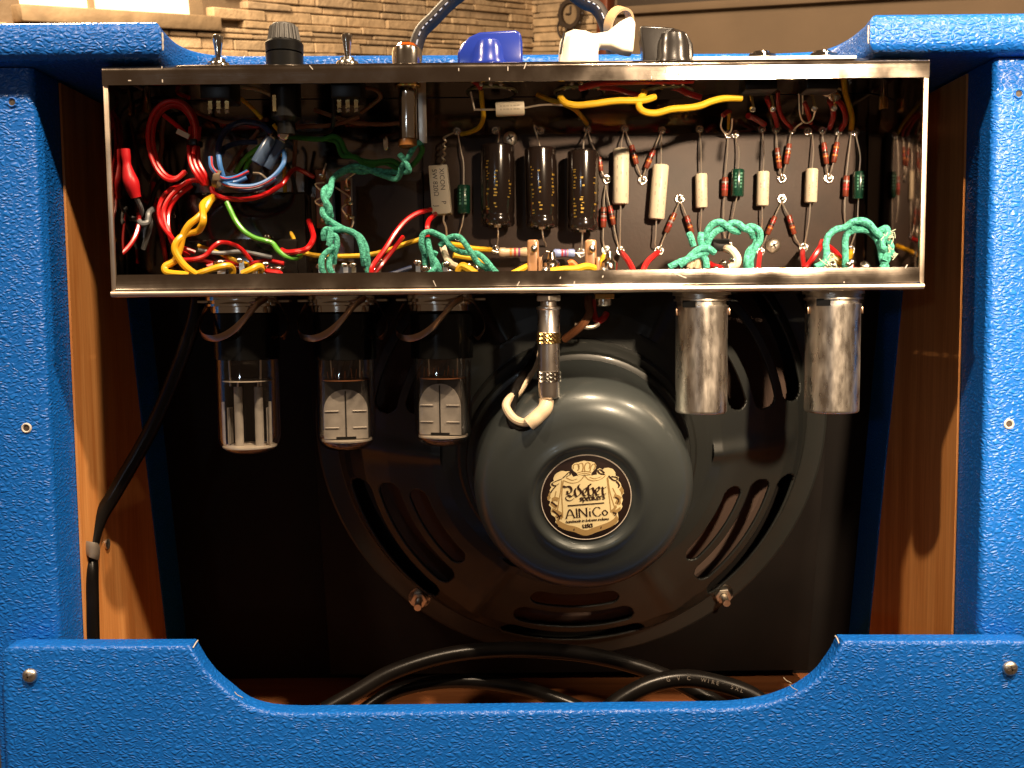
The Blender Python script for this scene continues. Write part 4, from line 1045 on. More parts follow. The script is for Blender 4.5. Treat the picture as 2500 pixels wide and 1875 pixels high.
wire('brown_wire', 'brown wire bent like an elbow beside the second toggle switch', z5, [(520, 235, 20), (640, 240, 26), (690, 290, 30), (640, 340, 34), (560, 400, 40)], 1.1, BROWNW)
wire('black_wire', 'black wire hanging straight down from the second toggle switch', z5, [(385, 230, 20), (370, 320, 24), (372, 420, 28), (350, 520, 34), (220, 545, 38), (120, 540, 40)], 1.2, BLACKP)
wire('yellow_wire', 'thin yellow wire dropping vertically beside the terminal strip', z4, [(1210, 480, 40), (1260, 560, 44), (1280, 760, 48), (1288, 900, 50), (1296, 1060, 50), (1320, 1180, 48), (1350, 1260, 44)], 1.05, YEL_CL)
# red heat shrunk lead at the left wall
t = loom('capped_wire_end', 'red heat shrunk wire end with grey wires against the left chassis wall', z4, (280, 980, 20))
MB().tube([at(*z4(x, y), Y) for x, y, Y in ((208, 648, 18), (214, 700, 18), (222, 760, 18), (236, 830, 18), (258, 900, 18), (282, 975, 19))], 0.0027, 12, 5, rr=lambda u: 0.9 + 0.55 * math.exp(-((u - 0.72) / 0.2) ** 2) - 0.15 * math.exp(-((u - 0.35) / 0.1) ** 2)).build('red_sleeve', mat('red_heat_shrink', (0.55, 0.012, 0.018), 0.38), t)
W(z4, [(280, 970, 19), (310, 1030, 22), (320, 1080, 26), (280, 1120, 28), (240, 1100, 28), (230, 1060, 28)], 1.2, GREYW, t)
W(z4, [(400, 1050, 34), (370, 1080, 28), (360, 1140, 26), (320, 1150, 24), (300, 1130, 24)], 1.5, GREYW, t)
W(z4, [(370, 1090, 30), (380, 1160, 32), (350, 1260, 34), (330, 1320, 36)], 1.3, GREYW, t)
wire('red_wire', 'red wire reaching the lower left corner of the chassis', z4, [(300, 1080, 26), (300, 1160, 24), (270, 1250, 20), (210, 1330, 16), (130, 1385, 12)], 1.2, RED)
for k, (a, b, c, mt, lb) in enumerate((((470, 440, 52), (455, 640, 54), (370, 900, 56), BROWNW, 'brown wire hanging behind the red coil'), ((330, 700, 50), (345, 980, 52), (300, 1420, 54), BROWNW, 'brown wire hanging left of the red wires, deep in the corner'), ((480, 830, 44), (410, 930, 44), (350, 1080, 46), BLACKP, 'black wire slanting below the red coil'), ((400, 870, 46), (420, 1100, 48), (490, 1440, 50), RED, 'dark red wire behind the yellow twisted pair'))):
    wire('brown_wire' if mt is BROWNW else ('black_wire' if mt is BLACKP else 'red_wire'), lb, z4, [a, ((a[0] + b[0]) / 2 - 6, (a[1] + b[1]) / 2, a[2]), b, ((c[0] + b[0]) / 2 + 8, (c[1] + b[1]) / 2, b[2]), c], 1.3, mt)
extra = (('black_wire', 'black wire arching behind the top of the red coil', z4, [(250, 420, 56), (330, 330, 56), (450, 300, 54), (600, 330, 52), (700, 420, 52)], BLACKP),
         ('red_wire', 'dark red wire curving against the left end wall', z4, [(180, 470, 30), (230, 560, 40), (240, 680, 48), (200, 820, 54), (160, 960, 58)], RED),
         ('brown_wire', 'brown wire rising beside the thin yellow wire', z4, [(1360, 560, 50), (1350, 760, 54), (1345, 960, 56), (1330, 1240, 56)], BROWNW),
         ('grey_wire', 'grey wire lying low in front of the black transformer', z4, [(700, 1330, 30), (850, 1350, 34), (1000, 1340, 36), (1200, 1380, 36)], GREYW),
         ('yellow_wire', 'dull yellow wire under the red wires on the chassis floor', z4, [(700, 1300, 38), (820, 1340, 38), (930, 1390, 36), (1040, 1430, 32)], YEL_CL),
         ('red_wire', 'red wire lying on the floor right of the yellow pair', z4, [(760, 1440, 30), (880, 1410, 34), (1010, 1430, 36), (1150, 1400, 38), (1280, 1420, 38)], RED),
         ('black_wire', 'black wire drooping between the blue coil and terminal strip', z5, [(0, 700, 40), (60, 760, 42), (110, 900, 46), (120, 1060, 50), (90, 1240, 52)], BLACKP),
         ('brown_wire', 'copper brown wire crossing above the green pair', z5, [(240, 380, 40), (380, 430, 42), (520, 470, 46), (700, 480, 50), (820, 470, 54)], BROWNW))
for (nm, lb, cv, pts, mt_) in extra: wire(nm, lb, cv, pts, 1.15, mt_)
# red hook wire near terminal strips
wire('red_wire', 'red wire bent like a hook below the terminal strips', z5, [(205, 1130, 46), (225, 1190, 40), (235, 1250, 34), (190, 1320, 28), (120, 1340, 24), (60, 1345, 24), (20, 1330, 26)], 1.5, RED)
wire('red_wire', 'red wire meeting the left terminal strip from the left', z5, [(-10, 880, 30), (50, 850, 30), (80, 800, 36), (140, 785, 42), (240, 835, 48)], 1.3, RED) if False else None

# teal cloth covered heater wires
TG = 'teal cloth covered wires'
def teal(name, label, conv, p0, lines, r=1.5):
    t = loom(name, label, conv, p0, TG)
    for pts in lines: W(conv, pts, r, TEAL, t, n=10)
    return t
GRN2 = mat('green_cloth', (0.035, 0.16, 0.03), 0.85, bump=(1500, 0.8, 0.0006), spec=0.2)
t = loom('green_twisted_pair', 'dark green twisted pair running to the pilot lamp', z5, (500, 700, 38), TG)
W(z5, [(60, 560, 30), (180, 575, 30), (300, 580, 31), (370, 560, 32), (420, 590, 34), (460, 670, 36), (540, 715, 36), (640, 735, 34), (760, 725, 30), (830, 760, 30)], 1.3, GRN2, t, n=10)
W(z5, [(300, 575, 34), (390, 600, 36), (430, 690, 36), (520, 700, 34), (600, 760, 36), (720, 740, 34), (840, 790, 32), (920, 740, 28), (970, 660, 26), (960, 620, 24)], 1.3, GRN2, t, n=10)
teal('teal_twisted_pair', 'teal twisted pair sagging below the pilot lamp socket', z5, (700, 830, 34),
     [[(355, 900, 26), (365, 850, 30), (420, 800, 34), (500, 765, 36), (580, 770, 36), (640, 800, 36), (720, 830, 34), (790, 850, 32), (820, 820, 30), (830, 770, 28), (860, 730, 26), (900, 660, 24), (935, 605, 24), (970, 625, 26)],
      [(340, 910, 28), (380, 840, 32), (470, 790, 36), (560, 800, 38), (640, 790, 38), (720, 800, 36), (800, 800, 34), (870, 800, 28), (880, 780, 26), (850, 720, 25), (815, 680, 25)]])
teal('teal_twisted_pair', 'teal twisted pair dropping to the second tube socket', z5, (330, 1150, 20),
     [[(355, 890, 26), (345, 940, 22), (320, 985, 20), (325, 1030, 19), (350, 1080, 20), (350, 1120, 22), (330, 1150, 24)],
      [(330, 905, 26), (305, 930, 21), (310, 985, 18), (345, 1045, 17), (335, 1090, 18), (310, 1085, 20)],
      [(300, 1050, 19), (300, 1085, 17), (330, 1120, 17), (400, 1165, 18), (470, 1200, 17), (545, 1235, 16), (585, 1300, 15), (600, 1380, 15), (605, 1490, 16)],
      [(330, 1190, 19), (400, 1190, 17), (470, 1195, 15), (530, 1230, 14), (560, 1300, 13), (570, 1370, 13), (580, 1430, 15)],
      [(310, 1260, 17), (305, 1220, 16), (320, 1190, 16), (350, 1200, 16), (345, 1260, 15), (355, 1310, 14), (340, 1340, 14)],
      [(340, 1300, 13), (355, 1245, 13), (385, 1235, 14), (395, 1290, 14), (380, 1350, 14), (372, 1420, 16)],
      [(380, 1305, 13), (330, 1340, 12), (295, 1380, 11), (290, 1440, 11), (310, 1500, 12)],
      [(365, 1360, 13), (345, 1400, 13), (345, 1450, 12), (370, 1500, 13)]], 1.55)
teal('teal_twisted_pair', 'teal twisted pair looping over the third tube socket', z5, (1000, 1400, 16),
     [[(985, 1350, 15), (965, 1290, 13), (975, 1225, 13), (1020, 1205, 14), (1075, 1225, 15), (1120, 1250, 15), (1150, 1290, 15), (1190, 1325, 16), (1240, 1345, 17), (1290, 1350, 17), (1345, 1355, 14), (1400, 1400, 12), (1450, 1460, 11), (1490, 1500, 12)],
      [(1090, 1300, 17), (1130, 1260, 16), (1180, 1238, 14), (1225, 1245, 13), (1270, 1300, 12), (1310, 1360, 12), (1350, 1420, 13), (1400, 1450, 14), (1440, 1490, 15)],
      [(1005, 1250, 16), (1015, 1300, 14), (1035, 1380, 13), (1045, 1440, 14)],
      [(980, 1300, 17), (990, 1400, 17), (1000, 1490, 17)],
      [(1060, 1340, 15), (1045, 1380, 16), (1070, 1430, 13), (1020, 1490, 12)],
      [(1040, 1390, 14), (1080, 1440, 13), (1090, 1500, 14)]])
teal('teal_wire_cluster', 'frayed teal wires arching over the first shielded tube socket', z7, (200, 1300, 16),
     [[(-60, 1435, 12), (-10, 1395, 12), (30, 1355, 13), (80, 1320, 13), (140, 1320, 14), (175, 1345, 16)],
      [(-130, 1445, 13), (-60, 1410, 13), (10, 1385, 13), (70, 1360, 14), (130, 1345, 16)],
      [(5, 1215, 15), (20, 1250, 14), (35, 1300, 15)], [(88, 1215, 15), (85, 1255, 14), (95, 1310, 15)],
      [(115, 1250, 17), (130, 1200, 16), (165, 1155, 15), (215, 1140, 14), (260, 1165, 14), (300, 1195, 15), (345, 1205, 17)],
      [(125, 1300, 16), (150, 1240, 15), (200, 1195, 15), (250, 1180, 17), (290, 1150, 15), (335, 1150, 14), (375, 1180, 14), (420, 1200, 15), (440, 1240, 17)],
      [(380, 1185, 17), (430, 1170, 15), (480, 1200, 14), (485, 1260, 14), (450, 1320, 14), (425, 1380, 14), (420, 1450, 15)],
      [(460, 1230, 17), (455, 1290, 16), (410, 1340, 15), (395, 1400, 14), (395, 1450, 15)],
      [(100, 1370, 16), (120, 1400, 15), (125, 1450, 15)]], 1.7)
teal('teal_wire_loop', 'teal wire loop over the second shielded tube socket, far right', z7, (1100, 1400, 16),
     [[(860, 1445, 13), (920, 1410, 13), (935, 1350, 13), (930, 1290, 14), (950, 1230, 15), (1000, 1190, 16), (1060, 1175, 16), (1110, 1140, 15), (1170, 1130, 14), (1220, 1150, 14), (1270, 1210, 15), (1310, 1240, 16)],
      [(1060, 1450, 18), (1062, 1360, 18), (1060, 1260, 18), (1085, 1210, 18), (1150, 1190, 17), (1230, 1200, 17), (1290, 1200, 16), (1335, 1180, 15), (1345, 1220, 14), (1310, 1270, 14), (1320, 1320, 14), (1370, 1335, 14), (1350, 1380, 15), (1310, 1450, 15)],
      [(1090, 1180, 17), (1140, 1160, 18), (1200, 1190, 18), (1270, 1250, 18), (1300, 1320, 17), (1310, 1390, 16), (1340, 1450, 16)],
      [(1340, 1250, 16), (1370, 1310, 15), (1345, 1360, 14), (1325, 1400, 14)]], 1.7)
# frayed cloth tufts
FR = mat('frayed_cloth', (0.52, 0.62, 0.47), 0.9)
fr_t = thing('frayed_threads', 'pale frayed cloth threads at the right teal wire loop', 'threads', at(*z7(950, 1400), 12))
rg = random.Random(5)
for (x, y, n) in ((950, 1400, 16), (1345, 1240, 14), (1365, 1350, 12)):
    for k in range(n):
        p = at(*z7(x + rg.uniform(-25, 25), y + rg.uniform(-30, 30)), 12 + rg.uniform(0, 3))
        MB().tube([p, p + Vector((rg.uniform(-.002, .002), -0.001, rg.uniform(-.002, .002))), p + Vector((rg.uniform(-.004, .004), -0.001, rg.uniform(-.003, .003)))], 0.00022, 4, 2).build('thread', FR, fr_t)

# white cloth wire
wire('white_wire', 'thick white cloth wire curving beside the black clip', z7, [(258, 1318, 20), (300, 1335, 15), (330, 1380, 13), (325, 1425, 13), (280, 1450, 14)], 2.1, WHITEW, None, 10)
wire('cream_wire', 'pale frayed wire between the teal loops of the third socket', z5, [(1110, 1310, 24), (1130, 1370, 20), (1160, 1420, 17), (1200, 1440, 18)], 1.8, WHITEW)
for k, (a, b) in enumerate((((20, 1370), (10, 1450)), ((60, 1370), (50, 1450)), ((85, 1380), (95, 1450)))):
    wire('cream_wire', ('leftmost', 'middle', 'rightmost')[k] + ' of three short cream stubs under the frayed teal wires', z7, [(a[0], a[1], 20), ((a[0] + b[0]) / 2 + 6, 1410, 18), (b[0], b[1], 18)], 1.7, CREAMW)
blk = at(*z7(215, 1295), 30)
tag(base(MB().obox(blk, Vector((0.0045, 0, 0)), Vector((0, 0.003, 0)), Vector((0, 0, 0.0032))).build('wire_clip', BLACKP, bevel=0.0008)), 'small black clip on the board behind the white cloth wire', 'clip')

# red leads over the left sheet
wire('red_wire', 'red wire swooping from the second socket up to the cement resistor', z5, [(625, 1490, 14), (640, 1430, 15), (720, 1320, 20), (790, 1210, 26), (860, 1130, 32), (940, 1080, 38), (1030, 1055, 44)], 1.35, RED)
wire('red_wire', 'shorter red wire just under the swooping one', z5, [(640, 1495, 18), (700, 1420, 22), (770, 1330, 30), (840, 1240, 40)], 1.2, RED)
wire('red_wire', 'short red wire hooking below the cement resistor', z5, [(1003, 1240, 34), (1004, 1180, 34), (1015, 1130, 38), (1060, 1085, 46)], 1.35, RED)
wire('yellow_wire', 'yellow wire running low from the terminal strip past the third socket', z5, [(150, 1340, 38), (250, 1365, 38), (400, 1372, 38), (600, 1362, 40), (740, 1330, 42), (850, 1290, 44), (960, 1255, 46)], 1.3, YEL_CL)
wire('yellow_wire', 'yellow wire ending at the tan resistor on the board', z5, [(1160, 1290, 36), (1230, 1300, 42), (1320, 1320, 48), (1435, 1326, 54)], 1.5, YEL_CL)
wire('yellow_wire', 'yellow wire passing behind the teal pair of the third socket', z5, [(1180, 1365, 36), (1260, 1378, 38), (1340, 1390, 40), (1420, 1440, 40)], 1.5, YEL_CL)
wire('yellow_wire', 'short thick yellow wire at the third socket lugs', z5, [(1215, 1480, 16), (1240, 1440, 15), (1290, 1460, 14), (1340, 1500, 14)], 2.2, YEL_CL)
wire('blue_wire', 'short blue wire left of the third tube socket', z5, [(740, 1495, 22), (800, 1478, 24), (900, 1445, 26)], 1.2, NAVY)
# yellow leads around the jacks
wire('yellow_wire', 'yellow wire rising to the left speaker jack blade', z6, [(360, 1490, 16), (420, 1460, 18), (480, 1430, 22)], 1.6, YEL_CL)
wire('yellow_wire', 'yellow wire lying between the two speaker jacks', z6, [(620, 1475, 12), (700, 1462, 12), (790, 1458, 13), (860, 1440, 14), (925, 1455, 18)], 1.9, YEL_CL)
wire('yellow_wire', 'yellow wire stub right of the right speaker jack', z6, [(985, 1370, 30), (965, 1410, 24), (955, 1440, 20)], 1.5, YEL_CL)
wire('orange_wire', 'orange wire end between the two speaker jacks', z6, [(740, 1420, 18), (765, 1415, 18), (800, 1450, 18)], 1.6, mat('orange_wire_skin', (0.55, 0.15, 0.03), 0.4))
# red leads below the board
wire('red_wire', 'red wire leaving the board right of the speaker jacks, slanting right', z6, [(1100, 1345, 60), (1135, 1390, 44), (1165, 1440, 30), (1185, 1490, 20)], 1.6, RED)
wire('red_wire', 'red wire leaving the board below the second cream capacitor, slanting left', z6, [(1345, 1345, 60), (1290, 1390, 46), (1255, 1440, 32), (1240, 1490, 22)], 1.6, RED)
wire('red_wire', 'red wire dropping straight from the board centre right', z7, [(772, 1330, 62), (774, 1380, 46), (785, 1450, 30)], 1.4, RED)
wire('red_wire', 'red wire peaking beside the far right teal loop', z7, [(795, 1450, 28), (850, 1370, 30), (890, 1310, 34), (905, 1270, 40), (930, 1290, 36), (990, 1340, 30), (1050, 1410, 24), (1110, 1450, 20)], 1.4, RED)
wire('red_wire', 'short red wire under the frayed teal wires', z7, [(140, 1420, 26), (180, 1440, 24), (240, 1455, 22)], 1.5, RED)
wire('red_wire', 'red wire beside the silver screw low on the board', z7, [(486, 1350, 56), (478, 1400, 40), (472, 1460, 26)], 1.3, RED)
wire('yellow_wire', 'short yellow wire at the foot of the far right teal loop', z7, [(985, 1375, 26), (1015, 1400, 24), (1040, 1425, 22), (1050, 1455, 22)], 1.6, YELLOW)
wire('yellow_wire', 'yellow wire below the shaded green capacitor', z7, [(1098, 1335, 60), (1092, 1380, 46), (1078, 1430, 34)], 1.4, YELLOW)

# leads of the potentiometers and input jacks
wire('yellow_wire', 'yellow wire curving from the blue knob potentiometer to the board', z2, [(798, 540, 26), (804, 620, 30), (812, 700, 36), (790, 760, 46), (740, 790, 54), (680, 806, 62)], 1.25, YEL_CL)
wire('yellow_wire', 'yellow wire slanting down to the third black capacitor', z2, [(1130, 565, 40), (1210, 598, 40), (1330, 640, 38), (1385, 680, 46), (1432, 742, 62)], 1.3, YEL_CL)
wire('yellow_wire', 'yellow wire stretched across between the white and black knob potentiometers', z2, [(1272, 580, 20), (1300, 615, 18), (1370, 632, 17), (1480, 622, 16), (1600, 606, 16), (1720, 604, 16), (1790, 598, 17), (1840, 580, 19)], 1.75, YEL_CL, None, 10)
wire('yellow_wire', 'yellow wire looping right from the black knob potentiometer', z2, [(1780, 550, 19), (1755, 590, 17), (1745, 640, 16), (1780, 672, 15), (1850, 678, 15), (1940, 655, 15), (2030, 648, 16), (2110, 635, 17), (2180, 608, 18), (2260, 590, 20), (2360, 588, 22)], 1.75, YEL_CL, None, 10)
wire('red_wire', 'thick red wire running just below the top flange', z2, [(1390, 530, 22), (1440, 515, 20), (1520, 497, 18), (1640, 490, 17), (1800, 487, 17), (1950, 485, 18), (2070, 480, 20)], 1.7, RED, None, 10)
wire('red_wire', 'red wire sagging behind the stretched yellow wire', z2, [(1400, 520, 30), (1500, 525, 28), (1600, 532, 28), (1680, 555, 30), (1740, 570, 34)], 1.3, RED)
wire('red_wire', 'red wire ending left of the glare, under the metal plate', z2, [(1910, 520, 30), (1980, 530, 28), (2040, 560, 26), (2120, 585, 26)], 1.6, RED)
wire('red_wire', 'scrap of red wire at the blue knob potentiometer lug', z2, [(745, 480, 20), (775, 500, 20), (795, 530, 22)], 1.5, RED)
wire('yellow_wire', 'short yellow wire under the right end of the metal plate', z7, [(860, 160, 30), (890, 185, 32), (940, 240, 38)], 1.5, YEL_CL)
wire('yellow_wire', 'long yellow wire dropping at the right end of the board', z7, [(1048, 140, 34), (1055, 220, 38), (1066, 290, 44), (1095, 380, 52), (1108, 440, 58), (1102, 510, 64)], 1.5, YEL_CL)
wire('red_wire', 'outer of two red wires bowing beside the long yellow wire', z7, [(1000, 310, 42), (1040, 355, 48), (1062, 420, 54), (1058, 470, 60), (1030, 515, 64)], 1.5, RED)
wire('red_wire', 'inner of two red wires bowing beside the long yellow wire', z7, [(955, 320, 44), (975, 370, 50), (978, 430, 56), (955, 505, 64)], 1.5, RED)
wire('red_wire', 'red wire hanging behind the bare bus wire hook', z7, [(785, 330, 50), (805, 390, 54), (830, 470, 60)], 1.3, RED)
wire('red_wire', 'red wire slanting down to the fourth cream capacitor', z7, [(405, 422, 48), (450, 440, 54), (515, 480, 62)], 1.6, RED)
wire('red_wire', 'left of two red wires dropping below the glare', z7, [(530, 300, 44), (560, 370, 50), (590, 440, 56), (602, 490, 62)], 1.4, RED)
wire('red_wire', 'right of two red wires dropping below the glare', z7, [(605, 260, 44), (610, 360, 50), (640, 440, 56), (700, 505, 63)], 1.2, RED)
wire('red_wire', 'scrap of red wire at the eyelet above the brown resistor', z7, [(235, 420, 52), (265, 395, 54), (280, 400, 56)], 1.4, RED)
wire('yellow_wire', 'thin yellow wire inside the bare wire fork', z7, [(275, 400, 54), (274, 450, 58), (272, 510, 63)], 0.9, YEL_CL)

# speaker jacks inside the chassis: fibre stacks, blades, solder
def spk_jack(u, label, mirror=1):
    p = at(u, 690, 24); p.z = ZCB + 0.001
    t = thing('speaker_jack', label, 'jack', p, 'speaker jacks in the chassis floor')
    a = at(u, 600, 22)
    MB().box(a.x - 0.0030, a.x + 0.0030, 0.018, 0.021, ZCB + 0.001, a.z + 0.003).build('fibre_blade', PHEN2, t, bevel=0.0014, seg=3)
    MB().box(a.x + 0.0036 * mirror - 0.0010, a.x + 0.0036 * mirror + 0.0010, 0.016, 0.024, ZCB + 0.001, a.z - 0.006).build('fibre_spacer', PHEN2, t, bevel=0.0004)
    MB().tube([(a.x + 0.004, 0.017, ZCB + 0.004), (a.x + 0.0045, 0.017, a.z - 0.006), (a.x + 0.009, 0.018, a.z - 0.004), (a.x + 0.0095, 0.018, a.z - 0.010)], (0.0017, 0.00025), 8, 4, flat=(0, 1, 0)).build('contact_blade', CHROME, t)
    MB().lathe([(0.0042, 0), (0.0042, 0.009), (0.0022, 0.011), (0.0018, 0.0145), (0, 0.0155)], (a.x + 0.0095, 0.020, ZCB + 0.006), UPZ, 18).build('sleeve', CHROME, t)
    for dx, dz in ((0.0005, -0.002), (0.0095, -0.011), (0.006, -0.013)):
        MB().ball((a.x + dx, 0.0155, a.z + dz), 0.0017, 10, 6, (1, 0.8, 1.3)).build('solder_joint', SOLDER, t)
    return t
spk_jack(1301, 'left speaker jack with amber fibre blades, above the plugged cable')
spk_jack(1441, 'right speaker jack with amber fibre blades, beside the red wire')
# tube socket lugs poking through the chassis floor
def lugs(u, v, label, n=7, w=0.030, seed=1):
    p = at(u, v, 20); p.z = ZCB + 0.001
    t = thing('socket_lugs', label, 'solder lugs', p, 'soldered tube socket lugs in the chassis floor')
    rg = random.Random(seed)
    zt = at(u, 655, 22).z
    for k in range(n):
        a = math.pi * 2 * k / n
        q = Vector((p.x + math.cos(a) * w / 2, 0.026 + math.sin(a) * 0.012, p.z))
        hgt = zt - p.z + rg.uniform(-0.001, 0.004)
        MB().obox(q + UPZ * hgt / 2, Vector((0.0012, 0, 0)), Vector((0, 0.0003, 0)), UPZ * hgt / 2).build('lug', ZINC, t, smooth=False)
        MB().ball(q + UPZ * hgt + Vector((rg.uniform(-.001, .001), -0.001, 0)), rg.uniform(0.0014, 0.0022), 9, 6, (1.2, 0.9, 0.9)).build('solder_joint', SOLDER, t)
lugs(600, 690, 'soldered socket lugs under the yellow wires, far left', 8, 0.030, 1)
lugs(850, 690, 'soldered socket lugs between the legs of the left teal pair', 8, 0.030, 2)
lugs(1090, 690, 'soldered socket lugs below the cement resistor', 8, 0.030, 3)
lugs(1790, 690, 'soldered socket lugs under the white cloth wire', 7, 0.018, 4)
lugs(2075, 690, 'soldered socket lugs inside the far right teal loop', 7, 0.018, 5)
# ================================================================== SPEAKER
sp = thing('loudspeaker', 'twelve inch loudspeaker with dark stamped basket and round bell magnet cover', 'loudspeaker', SPK - SU * 0.16)
def SL(r, th, h): return SPK + (SX * math.cos(th) + SU * math.sin(th)) * r * mm + SN * h * mm
RO = 164
MB().lathe([(r * mm, h * mm) for r, h in ((150, 0.1), (RO, 0.1), (RO, 2.2), (RO - 1.5, 3.0), (152, 3.0), (151, 3.4), (149, 7.0))], SPK, SN, 96, False).build('rim', BASKET, sp, sharp=25)
hp_ = [(149, 7.0), (147.5, 10), (144, 18), (139, 25), (130, 32), (114, 40), (98, 47), (86, 52), (78, 54), (66, 55)]
def hb(r):
    for (r0, h0), (r1, h1) in zip(hp_, hp_[1:]):
        if r1 <= r <= r0: return h0 + (h1 - h0) * (r0 - r) / (r0 - r1)
    return 55
rad = []
r = 149.0
while r > 66: rad.append(r); r -= 0.7
rad.append(66)
NT = 900
slots = ((128.5, 145, 20), (110, 124, 19), (94, 105, 16))
b = MB()
idx = {}
for i, rr_ in enumerate(rad):
    for k in range(NT):
        th = 2 * math.pi * k / NT
        # embossed radial ribs between the slot groups
        g = ((math.degrees(th) - 60) % 60) - 0
        rib = 3.0 * math.exp(-((min(g % 60, 60 - g % 60)) / 3.2) ** 2) * (1 if 80 < rr_ < 138 else 0.0) * min(1, (138 - rr_) / 8) if 80 < rr_ < 138 else 0
        b.v.append(SL(rr_, th, hb(rr_) + rib))
def inslot(rm, deg):
    for lo, hi, half in slots:
        if lo < rm < hi:
            c = ((deg - 30 + 30) % 60) - 30          # groups centred on 30, 90, 150 ... degrees
            w = (hi - lo) / 2; off = abs(rm - (lo + hi) / 2)
            endr = math.degrees((w - math.sqrt(max(w * w - off * off, 0))) / ((lo + hi) / 2))
            if abs(c) < half - endr: return True
    return False
for i in range(len(rad) - 1):
    for k in range(NT):
        if inslot((rad[i] + rad[i + 1]) / 2, (k + 0.5) * 360 / NT): continue
        k2 = (k + 1) % NT
        b.f.append([i * NT + k, i * NT + k2, (i + 1) * NT + k2, (i + 1) * NT + k])
bo = b.build('basket', BASKET, sp, sharp=50)
md = bo.modifiers.new('thickness', 'SOLIDIFY'); md.thickness = 0.0016; md.offset = -1
MB().lathe([(140 * mm, 1 * mm), (132 * mm, 6 * mm), (126 * mm, 3 * mm), (120 * mm, 7 * mm), (100 * mm, 17 * mm), (70 * mm, 32 * mm), (40 * mm, 46 * mm)], SPK, SN, 64, False).build('cone', PAPER, sp)
MB().lathe([(r * mm, h * mm) for r, h in ((68, 52), (70, 55), (70, 58), (68.5, 59.5), (62, 59.5), (61, 62), (64, 63), (65, 66), (64, 69), (62, 70), (50, 70))], SPK, SN, 72, False).build('yoke_ring', BASKET, sp, sharp=30)
# bell cover
BC = SPK
prof = [(a_ * 1.045 if a_ > 32 else a_, b_) for a_, b_ in ((56.5, 68), (58.5, 69.5), (58.5, 71), (57, 73), (56.6, 96), (55.8, 106), (53.5, 113.5), (49.5, 118.5), (44, 121.3), (38, 122.4), (33, 123.0), (31.5, 124.0), (30.2, 124.9), (28.8, 124.9), (27.6, 124.0), (26.6, 122.6), (25.4, 121.9), (24.0, 121.7), (0, 121.7))]
MB().lathe([(r * mm, h * mm) for r, h in prof], SPK, SN, 96, False).build('bell_cover', BELL, sp, sharp=60)
# bolts round the rim
for dg in (229.5, 311.0, 131, 49):
    p = SL(156.5, R(dg), 3.0)
    n_ = hexnut(p, SN, 0.0056, 0.0042, 'nut', ZINC, sp, 0.5)
    MB().cyl(p, p + SN * 0.0135, 0.0024, 12).build('stud', ZINC, n_)
    MB().lathe([(0.003, 0.0), (0.0075, 0.0), (0.0075, -0.0008), (0.003, -0.0008)], p, SN, 18, False).build('washer', ZINC, n_)
# ------------------------------------------------------------------ badge
BR = 23.3 * mm
BP = SL(0, 0, 122.0)
bd = MB().lathe([(0, 0.00035), (BR * 0.985, 0.00035), (BR, 0.0002), (BR, -0.0003)], SL(0, 0, 121.9), SN, 72).build('badge', mat('badge_black', (0.020, 0.010, 0.008), 0.4), sp)
MB().lathe([(BR * 0.990, 0.0003), (BR * 1.004, 0.0004), (BR * 1.012, 0.0)], SL(0, 0, 121.9), SN, 72, False).build('badge_edge', mat('badge_edge_white', (0.6, 0.52, 0.44), 0.5), bd)
CREAM = mat('badge_cream', (0.86, 0.72, 0.40), 0.5); BINK = mat('badge_ink', (0.035, 0.014, 0.008), 0.5); BTAN = mat('badge_tan', (0.40, 0.26, 0.10), 0.5)
def bp_(x, y, lift=0.0):
    return SL(0, 0, 122.25) + SN * lift + SX * ((x - 983) / 632 * BR) + SU * ((905 - y) / 632 * BR)
def badge_poly(pts, mt, lift, name):
    me = bpy.data.meshes.new(name); bm = bmesh.new()
    f = bm.faces.new([bm.verts.new(bp_(x, y, lift)) for x, y in pts])
    bmesh.ops.triangulate(bm, faces=[f]); bmesh.ops.recalc_face_normals(bm, faces=bm.faces); bm.to_mesh(me); bm.free(); me.materials.append(mt)
    o = bpy.data.objects.new(name, me); col.objects.link(o); o.parent = bd
    return o
def nib_strokes(lines, w, mt, lift, name, ang=40, thin=0.22, sm=4):
    """broad nib pen strokes laid flat on the badge"""
    b = MB()
    for ln in lines:
        P = catmull([Vector((x, y, 0)) for x, y in ln], sm)
        nv = Vector((math.cos(R(ang)), -math.sin(R(ang)), 0)) * w / 2
        for i in range(len(P) - 1):
            a, c = P[i], P[i + 1]
            t = (c - a)
            if t.length < 1e-6: continue
            pr = Vector((-t.y, t.x, 0)).normalized() * w * thin / 2
            s = 1 if nv.dot(pr) >= 0 else -1
            q = nv + pr * s
            b.poly([bp_(*(a + q).xy, lift), bp_(*(c + q).xy, lift), bp_(*(c - q).xy, lift), bp_(*(a - q).xy, lift)])
    o = b.build(name, mt, bd, smooth=False)
    return o
shield = [(850, 575), (800, 590), (780, 560), (770, 530), (735, 505), (690, 510), (660, 500), (620, 505), (570, 530), (535, 570), (520, 620), (530, 650), (490, 670), (475, 710), (495, 740), (470, 790), (480, 820), (440, 890), (440, 930), (470, 945), (480, 960), (460, 1010), (495, 1050), (485, 1110), (500, 1160), (545, 1190), (560, 1230), (550, 1270), (590, 1310), (650, 1345), (740, 1380), (830, 1405), (900, 1440), (960, 1470), (1010, 1475), (1070, 1460), (1150, 1420), (1240, 1380), (1330, 1345), (1400, 1310), (1440, 1270), (1440, 1200), (1430, 1130), (1480, 1080), (1495, 1040), (1480, 1000), (1500, 940), (1480, 880), (1510, 840), (1500, 790), (1475, 740), (1460, 690), (1425, 650), (1435, 600), (1390, 580), (1385, 530), (1350, 480), (1290, 460), (1230, 465), (1210, 490), (1170, 465), (1140, 480), (1125, 520), (1130, 560), (1040, 575)]
